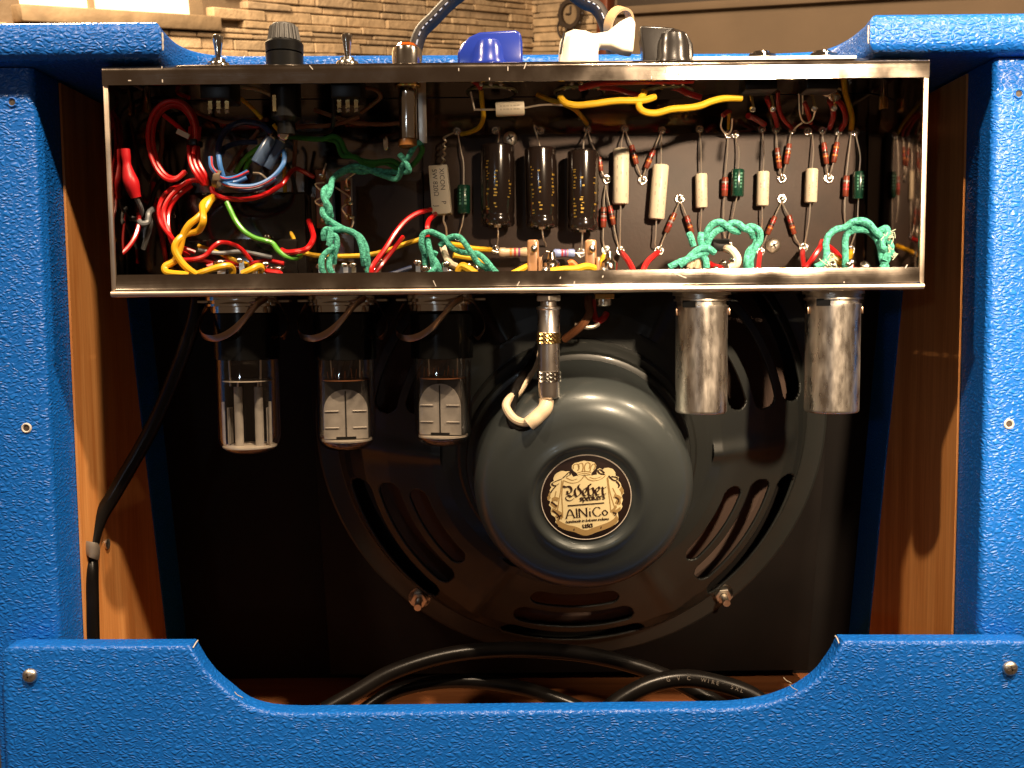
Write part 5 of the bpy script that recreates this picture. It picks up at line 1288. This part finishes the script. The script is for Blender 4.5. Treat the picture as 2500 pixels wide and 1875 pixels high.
badge_poly(shield, CREAM, 0.00005, 'shield')
crown = [(870, 578), (845, 535), (800, 500), (778, 465), (780, 420), (820, 385), (870, 375), (900, 365), (945, 350), (990, 362), (1040, 365), (1090, 380), (1118, 420), (1110, 470), (1075, 510), (1055, 535), (1045, 575), (955, 562)]
badge_poly(crown, CREAM, 0.00010, 'crown')
nib_strokes([[(800, 470), (800, 420), (850, 400), (880, 440), (860, 500)], [(880, 480), (870, 410), (920, 390), (935, 450), (920, 520)], [(960, 520), (955, 440), (985, 385), (1030, 400), (1020, 470)], [(1030, 510), (1050, 430), (1090, 400), (1105, 440), (1080, 490)], [(855, 530), (950, 510), (1050, 525)], [(870, 555), (950, 540), (1040, 555)]], 9, BTAN, 0.00016, 'crown_lines', 20, 1.0)
# drapery, bows and ribbons
nib_strokes([[(660, 640), (760, 680), (860, 670), (920, 620), (950, 575)], [(960, 575), (1010, 630), (1100, 650), (1200, 620), (1250, 570)], [(640, 640), (625, 800), (600, 950), (580, 1100)], [(660, 650), (640, 850), (650, 1050), (655, 1200)], [(1280, 600), (1310, 800), (1360, 980), (1390, 1060)], [(1270, 610), (1300, 850), (1325, 1050), (1330, 1130)],
             [(700, 600), (780, 640), (850, 620)], [(1030, 600), (1100, 620), (1190, 590)], [(560, 800), (540, 900)], [(1350, 760), (1400, 860)]], 8, BTAN, 0.00012, 'drapery_lines', 20, 1.0)
nib_strokes([[(650, 610), (700, 560), (740, 520), (760, 550), (700, 590)], [(640, 620), (560, 650), (500, 690), (540, 720), (600, 690)], [(560, 720), (510, 780), (480, 830)], [(1240, 560), (1170, 545), (1140, 500), (1180, 490), (1230, 540)], [(1290, 580), (1350, 640), (1400, 650), (1410, 610), (1330, 590)], [(1400, 660), (1440, 720), (1430, 760)]], 18, BINK, 0.00013, 'bow_lines', 30, 0.5)
for ln_ in ([[(480, 830), (455, 880), (470, 920)], [(1460, 760), (1490, 820), (1480, 860)], [(500, 930), (545, 915), (590, 930)], [(490, 970), (540, 1020), (575, 1040)], [(500, 1080), (560, 1110), (600, 1130), (650, 1170)], [(560, 1160), (600, 1190), (650, 1195)], [(580, 1220), (590, 1270), (640, 1310)],
             [(1370, 880), (1430, 900), (1470, 930)], [(1400, 960), (1440, 990), (1470, 970)], [(1410, 1030), (1380, 1080), (1340, 1120)], [(1360, 1150), (1400, 1120), (1470, 1070)]]): nib_strokes([ln_], 34, BTAN, 0.00011, 'ribbon_fold', 70, 0.8)
nib_strokes([[(600, 1290), (700, 1345), (830, 1380), (930, 1425), (1000, 1435), (1090, 1400), (1200, 1360), (1320, 1310), (1400, 1250), (1425, 1190)]], 46, BTAN, 0.00012, 'ribbon_hem', 88, 0.9)
nib_strokes([[(490, 960), (530, 990), (570, 1030)], [(510, 1090), (560, 1130), (610, 1190), (600, 1240)], [(1390, 900), (1440, 940), (1420, 1000)], [(1360, 1130), (1410, 1150), (1380, 1180)], [(570, 1200), (640, 1160)], [(815, 1370), (815, 1400)], [(1200, 1340), (1195, 1375)]], 16, BINK, 0.00014, 'ribbon_shadows', 60, 0.6)
# lettering
def wz(L): return [[(608.4 + x * 0.3668, 636 + y * 0.3668) for x, y in ln] for ln in L]
WEB = wz([[(130, 240), (210, 285), (340, 262), (430, 320), (458, 430), (410, 520), (320, 562), (265, 530)], [(630, 330), (585, 400), (592, 560), (650, 675), (750, 615), (825, 510), (790, 420), (712, 330), (715, 240), (770, 172)],
          [(560, 590), (500, 620), (430, 690), (360, 625), (285, 645)], [(880, 440), (890, 560), (960, 655), (1060, 590)], [(890, 430), (1000, 325), (1038, 410), (950, 545)],
          [(1205, 195), (1130, 195), (1092, 290), (1112, 600), (1190, 638), (1300, 545), (1288, 390), (1240, 325), (1150, 395)], [(1360, 400), (1382, 560), (1440, 632), (1520, 570)], [(1380, 395), (1472, 295), (1518, 360), (1430, 505)],
          [(1560, 350), (1632, 315), (1645, 560), (1690, 615), (1765, 550)], [(1655, 375), (1725, 335), (1775, 285)]])
badge_poly([(608.4 + (300 + 48 * math.cos(k * 0.628)) * 0.3668, 636 + (480 + 48 * math.sin(k * 0.628)) * 0.3668) for k in range(10)], BINK, 0.0002, 'flourish_ball')
nib_strokes(wz([[(285, 645), (235, 720), (270, 800), (380, 838), (490, 800), (560, 740)]]), 10, BINK, 0.0002, 'flourish', 38, 0.6)
nib_strokes(WEB, 29, BINK, 0.0002, 'lettering', 38, 0.26)
G = {  # stroke letters: advance, strokes in a box one x-height tall
    's': (0.75, [[(.7, .85), (.4, 1), (.12, .78), (.65, .3), (.4, 0), (.05, .15)]]), 'p': (0.95, [[(.15, 1), (.15, -.55)], [(.15, .8), (.5, 1), (.85, .7), (.8, .2), (.5, 0), (.18, .15)]]),
    'e': (0.82, [[(.12, .5), (.75, .62), (.6, .98), (.3, .95), (.1, .5), (.25, .05), (.55, 0), (.8, .2)]]), 'a': (0.95, [[(.75, .9), (.35, 1), (.1, .6), (.15, .12), (.45, 0), (.75, .3)], [(.78, 1), (.76, .15), (.92, 0)]]),
    'k': (0.9, [[(.15, 1.6), (.15, 0)], [(.75, 1), (.25, .5), (.8, 0)]]), 'r': (0.7, [[(.15, 1), (.15, 0)], [(.17, .7), (.4, 1), (.65, .9)]]), 'u': (0.95, [[(.12, 1), (.12, .25), (.35, 0), (.75, .25)], [(.75, 1), (.75, .1), (.9, 0)]]),
    'h': (0.95, [[(.15, 1.6), (.15, 0)], [(.15, .7), (.45, 1), (.75, .75), (.75, 0)]]), 'n': (0.95, [[(.15, 1), (.15, 0)], [(.15, .7), (.45, 1), (.75, .75), (.75, 0)]]), 'd': (0.95, [[(.75, 1.6), (.75, 0)], [(.75, .8), (.4, 1), (.1, .55), (.35, 0), (.75, .25)]]),
    'm': (1.35, [[(.12, 1), (.12, 0)], [(.12, .7), (.4, 1), (.62, .7), (.62, 0)], [(.62, .7), (.9, 1), (1.15, .7), (1.15, 0)]]), 'i': (0.42, [[(.18, 1), (.18, .1), (.3, 0)], [(.18, 1.35), (.2, 1.45)]]), 'o': (0.9, [[(.45, 1), (.1, .55), (.4, 0), (.8, .45), (.45, 1)]]), 'l': (0.4, [[(.18, 1.65), (.18, 0)], [(.05, 0), (.32, 0)]]),
    'A': (1.3, [[(.05, 0), (.6, 1.6), (1.15, 0)], [(.25, .55), (.95, .55)], [(-.08, 0), (.2, 0)], [(.98, 0), (1.28, 0)]]), 'N': (1.35, [[(.12, 0), (.12, 1.6)], [(.12, 1.6), (1.1, 0)], [(1.1, 0), (1.1, 1.6)], [(-.02, 0), (.28, 0)], [(.95, 1.6), (1.25, 1.6)]]), 'C': (1.3, [[(1.15, 1.3), (.9, 1.58), (.5, 1.5), (.15, .85), (.45, .1), (.9, 0), (1.2, .3)]]), ' ': (0.55, [])}
def letters(s, p0, p1, xh, w, ang, thin, name, slant=0.0):
    tot = sum(G[c][0] for c in s)
    d = Vector((p1[0] - p0[0], p1[1] - p0[1], 0)); k = d.length / tot; dn = d.normalized(); up = Vector((dn.y, -dn.x, 0))
    x = 0; lines = []
    for c in s:
        adv, st = G[c]
        for ln in st:
            q = [Vector((p0[0], p0[1], 0)) + dn * ((x + a) * k + b_ * xh * slant) + up * (b_ * xh) for a, b_ in ln]
            lines.append([(v.x, v.y) for v in q])
        x += adv
    nib_strokes(lines, w, BINK, 0.0002, name, ang, thin, 3)
letters('speakers', (890, 952), (1248, 926), 52, 15, 38, 0.45, 'lettering')
letters('AlNiCo', (700, 1212), (1300, 1168), 84, 15, 8, 0.45, 'lettering')
letters('handmade in kokomo indiana', (695, 1284), (1302, 1240), 26, 6.5, 25, 0.7, 'lettering', 0.3)
letters('usa', (938, 1358), (1080, 1346), 52, 15, 38, 0.45, 'lettering')
nib_strokes([[(722, 1020), (1236, 982)]], 9, BINK, 0.0002, 'rule', 85, 1.0, 0)

# ================================================================== VALVES
SCREEN = None
def ribbon(pts, w, th, mt, parent, flat, name):
    return MB().tube(pts, (w, th), 8, 6, flat=flat).build(name, mt, parent)
def socket(u, Y, t, r):
    p = at(u, 722, Y); p.z = ZCB - T / 2
    MB().lathe([(r * 1.22, 0), (r * 1.22, -0.0016), (r * 1.08, -0.0018), (r * 1.08, -0.0032), (r * 1.2, -0.0034), (r * 1.2, -0.0046), (r * 1.05, -0.0050), (r * 1.05, -0.0080), (r * 0.9, -0.0080)], p, UPZ, 32).build('socket', CHROME, t, sharp=30)
    for s in (-1, 1):
        MB().obox(p + Vector((s * r * 1.25, -0.001, -0.002)), Vector((0.0028, 0, 0)), Vector((0, 0.0035, 0)), Vector((0, 0, 0.0006))).build('socket_ear', ZINC, t, bevel=0.0002)
    MB().obox(p + Vector((0, -r * 1.02, -0.0018)), Vector((r * 0.62, 0, 0)), Vector((0, 0.0016, 0.0006)), Vector((0, -0.0004, 0.0012))).build('retainer_plate', CHROME, t, bevel=0.0002)
    return p
def valve(u, vb0, vb1, vg1, wg, wb, kind, label, seed, Y=34):
    s_ = (456 + Y) / F_PX * mm
    rg_ = wg / 2 * s_; rb_ = wb / 2 * s_
    p0 = at(u, 720, Y); p0.z = ZCB
    t = thing('vacuum_tube', label, 'vacuum tube', (p0.x, p0.y, at(u, vg1, Y).z), 'vacuum tubes hanging below the chassis')
    p = socket(u, Y, t, rb_)
    zb0, zb1, zg1 = at(u, vb0, Y).z, at(u, vb1, Y).z, at(u, vg1, Y).z
    X, Yy = p.x, p.y
    MB().lathe([(rb_ * 0.9, 0), (rb_, -0.0006), (rb_, zb1 - zb0), (rb_ * 0.95, zb1 - zb0 - 0.0002)], (X, Yy, zb0), UPZ, 36).build('tube_base', BASEK, t, sharp=30)
    h = zb1 - zg1
    g = [(rg_ * 0.97, 0.0008)] + [(rg_, -0.001), (rg_, -(h - rg_ * 0.62))]
    for k in range(1, 9):
        a = R(90 * k / 8)
        g.append((rg_ * (0.42 + 0.58 * math.cos(a)), -(h - rg_ * 0.62) - rg_ * 0.56 * math.sin(a)))
    g += [(rg_ * 0.2, -h + 0.0002), (0, -h)]
    g += [(rr_ - 0.0008 if rr_ > 0.001 else 0, hh_ + 0.0009) for rr_, hh_ in g[1:-1][::-1]]
    MB().lathe(g, (X, Yy, zb1), UPZ, 40, False).build('glass_envelope', GLASS, t)
    zt_, zl = zb1 - h * 0.22, zb1 - h * (0.865 if kind == 'power' else 0.90)
    MB().lathe([(0, 0), (rg_ * 0.80, 0), (rg_ * 0.80, -0.0004), (0, -0.0004)], (X, Yy, zt_), UPZ, 24, False).build('mica_disc', BROWNW if kind == 'power' else MICA, t)
    MB().lathe([(0, 0), (rg_ * 0.87, 0), (rg_ * 0.87, -0.0007), (0, -0.0007)], (X, Yy, zl), UPZ, 24, False).build('mica_disc', MICA, t)
    rg = random.Random(seed)
    if kind == 'power':
        pw = rg_ * 0.80
        # flattened anode box with a centre seam and pressed ribs, turned a little
        a = R(7 if seed == 2 else -12)
        ex, ey = Vector((math.cos(a), math.sin(a), 0)), Vector((-math.sin(a), math.cos(a), 0))
        c = Vector((X, Yy, (zt_ + zl) / 2)); hh = (zt_ - zl) / 2 - 0.0006
        sec = [(-pw, -0.1), (-pw * .92, -.22), (-pw * .12, -.26), (0, -.21), (pw * .12, -.26), (pw * .92, -.22), (pw, -0.1), (pw, .1), (pw * .9, .32), (-pw * .9, .32), (-pw, .1)]
        b = MB().prism([c + ex * x + ey * (y * rg_ * 1.3) - UPZ * hh for x, y in sec], UPZ * 2 * hh)
        an = b.build('anode_box', mat('shaded_plate', (0.030, 0.026, 0.023), 0.6) if 'shaded_plate' not in MATS else MATS['shaded_plate'], t, sharp=25)  # dark tone stands for the shade on the upper plate
        # lit patch of the plate, built as a pale arch on the darkened box
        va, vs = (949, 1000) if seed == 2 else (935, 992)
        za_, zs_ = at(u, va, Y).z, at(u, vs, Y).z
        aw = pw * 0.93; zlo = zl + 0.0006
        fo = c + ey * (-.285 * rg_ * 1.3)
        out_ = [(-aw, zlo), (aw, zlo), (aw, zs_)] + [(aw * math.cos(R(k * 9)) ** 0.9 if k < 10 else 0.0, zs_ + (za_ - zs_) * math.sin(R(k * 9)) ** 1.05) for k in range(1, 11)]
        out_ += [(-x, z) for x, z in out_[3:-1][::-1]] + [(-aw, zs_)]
        pn = MB().prism([fo + ex * x + UPZ * (z - c.z) for x, z in out_], ey * 0.0006).build('lit_patch_plate', PLATE, an)
        for zf in (va + 52, va + 92):
            zq = at(u, zf, Y).z - c.z
            for sx in (-1, 1):
                MB().tube([fo - ey * 0.0002 + ex * (sx * pw * 0.30) + UPZ * zq, fo - ey * 0.0002 + ex * (sx * pw * 0.88) + UPZ * zq], 0.00045, 6, 0).build('pressed_rib', PLATE, an)
        MB().tube([fo - ey * 0.0001 - UPZ * (c.z - zlo), fo - ey * 0.0001 + UPZ * (za_ - c.z - 0.0008)], 0.00035, 6, 0).build('seam', BLACKP, an)
        MB().obox(c - UPZ * (hh * 0.965) - ey * rg_ * 0.36, ex * pw * 0.42, ey * 0.0003, UPZ * 0.0006).build('slot_plate', BLACKP, an, smooth=False)
        for k in range(9):
            x = -pw * 0.5 + k * pw * 0.12 + rg.uniform(-.0003, .0003)
            MB().tube([c + ex * x - ey * 0.002 - UPZ * (hh + 0.0006), c + ex * x - ey * 0.002 - UPZ * (hh + 0.0024)], 0.00028, 5, 0).build('support_rod', TIN, t)
        for k in range(10):
            x = -pw * 0.72 + k * pw * 0.16 + rg.uniform(-.0006, .0006)
            MB().tube([c + ex * x - ey * rg.uniform(.001, .004) + UPZ * hh, c + ex * (x + rg.uniform(-.0008, .0008)) - ey * 0.002 + UPZ * (hh + rg.uniform(.003, .007))], 0.00025, 5, 0).build('lead_in_wire', mat('copper_wire', (0.45, 0.20, 0.10), 0.3, 1.0) if 'copper_wire' not in MATS else MATS['copper_wire'], t)
        for sx in (-0.45, 0.55):
            MB().tube([Vector((X + sx * rg_, Yy - 0.004, zb1 - 0.0004)), Vector((X + sx * rg_ * 0.95, Yy - 0.003, zt_))], 0.0004, 6, 0).build('stem_wire', CHROME, t)
    else:
        c = Vector((X, Yy, (zt_ + zl) / 2)); hh = (zt_ - zl) / 2
        for sx in (-0.30, 0.36):
            an = MB().tube([c + Vector((sx * rg_, -0.002, -hh)), c + Vector((sx * rg_, -0.002, hh * 0.72)), c + Vector((sx * rg_, -0.002, hh * 0.80))], (0.0023, 0.0018), 12, 0, flat=(1, 0, 0)).build('anode_tube', PLATE, t)
            MB().tube([c + Vector((sx * rg_, -0.002, hh * 0.8)), c + Vector((sx * rg_, -0.002, hh))], 0.0005, 6, 0).build('filament_post', MATS.get('copper_wire', TIN), t)
        for sx in (-0.78, 0.74):
            for k in range(2):
                MB().tube([c + Vector((sx * rg_ * (1 - .12 * k), -0.003 + .004 * k, -hh)), c + Vector((sx * rg_ * (1 - .12 * k), -0.003 + .004 * k, hh * (0.35 - .2 * k)))], 0.0008, 8, 0).build('side_rod', PLATE, t)
            MB().obox(c + Vector((sx * rg_ * 0.8, 0.002, -hh * 0.4)), Vector((0.0002, 0, 0)), Vector((0, 0.003, 0)), UPZ * hh * 0.55).build('shield_wing', PLATE, t, smooth=False)
        for sx in (-0.52, 0.50):
            MB().tube([Vector((X + sx * rg_, Yy - 0.004, zb1)), Vector((X + sx * rg_ * 0.96, Yy - 0.004, zt_ - 0.003))], 0.0006, 6, 0).build('stem_wire', CHROME, t)
    # spring retainer clip: a flat steel band swung round each side of the base
    q = lambda x, y, Yc: at(*z8(x, y), Yc)
    off = (u - 599) * 2.765
    f = (0, -0.55, 0.85)
    lp = [(560, 130, 18), (500, 170, 12), (430, 245, 9), (350, 330, 8), (270, 385, 9), (190, 405, 12), (125, 385, 18), (105, 330, 24), (125, 250, 29), (160, 180, 32)]
    w_ = 0.0019
    ribbon([q(x + off, y, Yc) for x, y, Yc in lp], w_, 0.0003, SPRING, t, f, 'spring_clip')
    rp = [(560, 130, 18), (620, 150, 19), (665, 210, 22), (700, 290, 25), (700, 350, 27), (660, 400, 29), (630, 385, 33)]
    ribbon([q(x + off, y, Yc) for x, y, Yc in rp], w_, 0.0003, SPRING, t, (0, -0.8, 0.3), 'spring_clip')
    return t
valve(599, 764, 876, 1110, 150, 156, 'rect', 'leftmost glass vacuum tube, with two narrow grey plates inside', 1)
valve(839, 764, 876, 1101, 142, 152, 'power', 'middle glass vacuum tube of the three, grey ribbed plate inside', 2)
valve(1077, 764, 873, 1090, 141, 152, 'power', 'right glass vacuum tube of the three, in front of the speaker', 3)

# shielded preamp tubes
SH = mat('worn_aluminium', (0.95, 0.88, 0.79), 0.36, 1.0, rvar=(260, 0.22, 0.42), bump=(520, 0.35, 0.00020), var=(200, 0.10), stretch=(1, 1, 0.3))
for (u, w, v0, v1, lb) in ((1713, 127, 745, 1007, 'scuffed metal tube shield in front of the speaker basket'), (2034, 131, 741, 1005, 'scuffed metal tube shield at the right, clear of the speaker')):
    Y = 26
    s_ = (456 + Y) / F_PX * mm; r = w / 2 * s_
    p = at(u, 720, Y); p.z = ZCB - T / 2
    z0, z1_ = at(u, v0, Y).z - p.z, at(u, v1, Y).z - p.z
    t = thing('tube_shield', lb, 'tube shield', (p.x, p.y, p.z + z1_), 'shielded tubes hanging below the chassis')
    MB().lathe([(r * 1.10, 0), (r * 1.10, -0.0012), (r * 0.98, -0.0014), (r * 0.98, -0.0030), (r * 1.06, -0.0032), (r * 1.06, -0.0042), (r * 0.94, -0.0044), (r * 0.94, z0 - 0.002)], p, UPZ, 36).build('socket_skirt', ZINC, t, sharp=30)
    sh = MB().lathe([(r * 0.90, z0 + 0.0), (r, z0 - 0.0002), (r, z0 - 0.002), (r * 0.985, z0 - 0.003), (r * 0.985, z1_ + 0.0018), (r * 0.975, z1_ + 0.0008), (r * 0.945, z1_ + 0.0002), (r * 0.90, z1_), (r * 0.45, z1_ + 0.0002), (r * 0.42, z1_ + 0.001)], p, UPZ, 48).build('shield_can', SH, t, sharp=40)
    MB().obox(p + Vector((-r * 0.62, -r * 0.80, z0 + 0.0006)), Vector((0.0030, -0.0016, 0)), Vector((0.0003, 0.0006, 0)), UPZ * 0.0018).build('bayonet_slot', BLACKP, t, smooth=False)
    for s in (-1, 1):
        MB().obox(p + Vector((s * r * 1.0, -0.002, z0 - 0.0035)), Vector((0.0005, 0, 0)), Vector((0, 0.0020, 0)), UPZ * 0.0018).build('bayonet_lug', SPRING, t, bevel=0.0002)

# speaker plug and its lead
Y = 13
s_ = (456 + Y) / F_PX * mm
p = at(1339, 722, Y); p.z = ZCB - T / 2
t = thing('jack_plug', 'chrome jack plug with knurled rings plugged up into the chassis', 'plug', (p.x, p.y, at(1339, 972, Y).z))
zz_ = lambda v: at(1339, v, Y).z - p.z
hexnut(p + Vector((0, 0, zz_(735))), UPZ, 33 * s_, zz_(722) - zz_(735), 'jack_nut', ZINC, t)
MB().lathe([(20 * s_, zz_(735)), (20 * s_, zz_(746)), (30 * s_, zz_(750)), (30 * s_, zz_(754)), (27 * s_, zz_(757)), (27 * s_, zz_(811)), (27.5 * s_, zz_(812))], p, UPZ, 32).build('collar', SATIN, t)
brl = MB().lathe([(26.5 * s_, zz_(811)), (26.5 * s_, zz_(963)), (25 * s_, zz_(969)), (20 * s_, zz_(973)), (0, zz_(973))], p, UPZ, 32).build('barrel', SATIN, t)
for (v0, v1) in ((812, 838), (906, 931)):
    kb = MB()
    n = 40; rows = 5
    for i in range(rows + 1):
        z = zz_(v0) + (zz_(v1) - zz_(v0)) * i / rows
        for k in range(n):
            a = 2 * math.pi * (k + 0.5 * (i % 2)) / n
            rr_ = (30 if (i + k) % 2 else 28.4) * s_
            kb.v.append(p + Vector((math.cos(a) * rr_, math.sin(a) * rr_, z)))
    for i in range(rows):
        for k in range(n):
            k2 = (k + 1) % n
            kb.f.append([i * n + k, i * n + k2, (i + 1) * n + k2, (i + 1) * n + k])
    kb.f.append(list(range(n))); kb.f.append(list(range(rows * n, rows * n + n)))
    kb.build('knurled_ring', BRASS if v0 < 850 else CHROME, brl, smooth=False)
zp = lambda x, y, Yc: at(1240 + x / 4.609, 700 + y / 4.609, Yc)
MB().tube([zp(430, 1255, 13), zp(435, 1310, 12), zp(410, 1380, 10), zp(345, 1450, 9), zp(290, 1500, 8), zp(235, 1545, 8)], 0.0038, 12, 6).build('white_sheath', CREAMW, t)
MB().tube([zp(250, 1520, 10), zp(180, 1530, 11), zp(90, 1500, 13), zp(20, 1430, 15), zp(-20, 1340, 17), zp(20, 1260, 20), zp(110, 1190, 24), zp(180, 1090, 28), zp(260, 960, 34), zp(330, 830, 42), zp(420, 600, 60)], 0.0022, 10, 6).build('white_lead', CREAMW, t)
MB().tube([zp(250, 1560, 12), zp(150, 1600, 14), zp(60, 1560, 16), zp(30, 1460, 18), zp(40, 1330, 20), zp(90, 1160, 24), zp(170, 1010, 30), zp(260, 870, 38), zp(360, 650, 60)], 0.0026, 10, 6).build('black_lead', RUBBER, t)
# second, empty jack and its dangling leads
p = at(1475, 722, 18); p.z = ZCB - T / 2
t = thing('empty_jack', 'empty chrome jack socket under the chassis, right of the plug', 'jack', (p.x, p.y, p.z - 0.006))
hexnut(p + Vector((0, 0, -0.0028)), UPZ, 0.0058, 0.0026, 'nut', BRASS, t)
MB().lathe([(0.0041, -0.0028), (0.0041, -0.0058), (0.0034, -0.0064), (0.0030, -0.003)], p, UPZ, 24, False).build('bushing', CHROME, t)
t = thing('dangling_leads', 'brown and dark red leads dangling beside the empty jack', 'wires', zp(900, 330, 40))
MB().tube([zp(905, 120, 40), zp(905, 200, 38), zp(920, 290, 36), zp(860, 400, 36), zp(770, 490, 40), zp(640, 590, 48)], 0.0022, 8, 6).build('lead', BROWNW, t)
MB().tube([zp(960, 140, 44), zp(960, 260, 44), zp(1000, 380, 44), zp(1070, 360, 44), zp(1110, 300, 46)], 0.0018, 8, 6).build('lead', RED, t)
MB().tube([zp(760, 420, 42), zp(860, 455, 40), zp(960, 450, 40), zp(1020, 420, 42)], 0.0012, 8, 6).build('lead', TIN, t)

# ================================================================== CABLES
def cable(name, label, pts, r, mt=RUBBER):
    o = MB().tube([at(u, v, Y) for u, v, Y in pts], r, 16, 8).build(name, mt)
    return o
c1 = cable('mains_cable', 'flat black power cord slanting down the left side', [(486, 716, 60), (472, 790, 64), (432, 904, 70), (373, 1040, 72), (285, 1195, 66), (243, 1266, 60), (222, 1335, 53), (221, 1400, 46), (222, 1470, 44), (225, 1590, 44), (232, 1700, 56)], 0.0042)
tag(base(c1), 'black power cord slanting from the chassis down the left side board', 'cable')
cp0 = at(217, 1352, 54)
cl = thing('cable_clip', 'small grey cable clip fixing the power cord to the left board', 'clip', cp0)
MB().tube([at(196, 1338, 48), at(205, 1338, 44), at(225, 1342, 43), at(238, 1348, 48), at(240, 1352, 58), at(228, 1352, 66)], (0.0042, 0.0008), 10, 5, flat=(0.12, 0, 1)).build('strap', mat('grey_clip_plastic', (0.20, 0.17, 0.14), 0.5), cl)
MB().lathe([(0.003, 0), (0.003, 0.001), (0, 0.0016)], Vector((XIL + 0.0016, cp0.y + 0.014, cp0.z + 0.002)), (1, 0, 0), 14).build('screw', ZINC, cl)
mc = [(790, 1735, 44), (870, 1690, 52), (960, 1640, 60), (1090, 1600, 68), (1230, 1586, 72), (1380, 1592, 72), (1500, 1612, 70), (1620, 1650, 66), (1720, 1700, 60), (1800, 1745, 52)]
c2 = cable('coiled_cable', 'x', mc, 0.0046); tag(base(c2), 'black cable arching high behind the lower panel, under the speaker', 'cable')
c3 = cable('coiled_cable', 'x', [(880, 1740, 66), (960, 1690, 72), (1060, 1666, 76), (1160, 1664, 78), (1280, 1682, 76), (1380, 1715, 70), (1450, 1745, 66)], 0.0042); tag(base(c3), 'inner black cable loop resting low on the cabinet floor', 'cable')
c4p = [(1470, 1745, 34), (1520, 1705, 38), (1590, 1670, 42), (1670, 1656, 44), (1750, 1668, 44), (1830, 1695, 40), (1890, 1740, 34)]
c4 = thing('coiled_cable', 'black cable loop at the right with small pale printed letters', 'cable', at(1680, 1700, 42))
MB().tube([at(*q) for q in c4p], 0.0049, 16, 8).build('cable', RUBBER, c4)
CP = catmull([at(*q) for q in c4p], 40)
PRT = mat('pale_cable_print', (0.12, 0.10, 0.08), 0.6)
i = int(len(CP) * 0.40)
acc = 0.0
for ch in 'G V C  WIRE  5XL':
    step = 0.0027
    j = i
    while j < len(CP) - 2 and (CP[j] - CP[i]).length < step: j += 1
    if ch != ' ':
        tn = (CP[j] - CP[i]).normalized(); o_ = (CAM - CP[i]).normalized(); o_ = (o_ - tn * o_.dot(tn)).normalized()
        upv = o_.cross(tn)
        text_mesh(ch, 0.0030, face_m((CP[i] + CP[j]) / 2 + o_ * 0.00496, tn, upv), 'lettering', PRT, c4)
    i = j
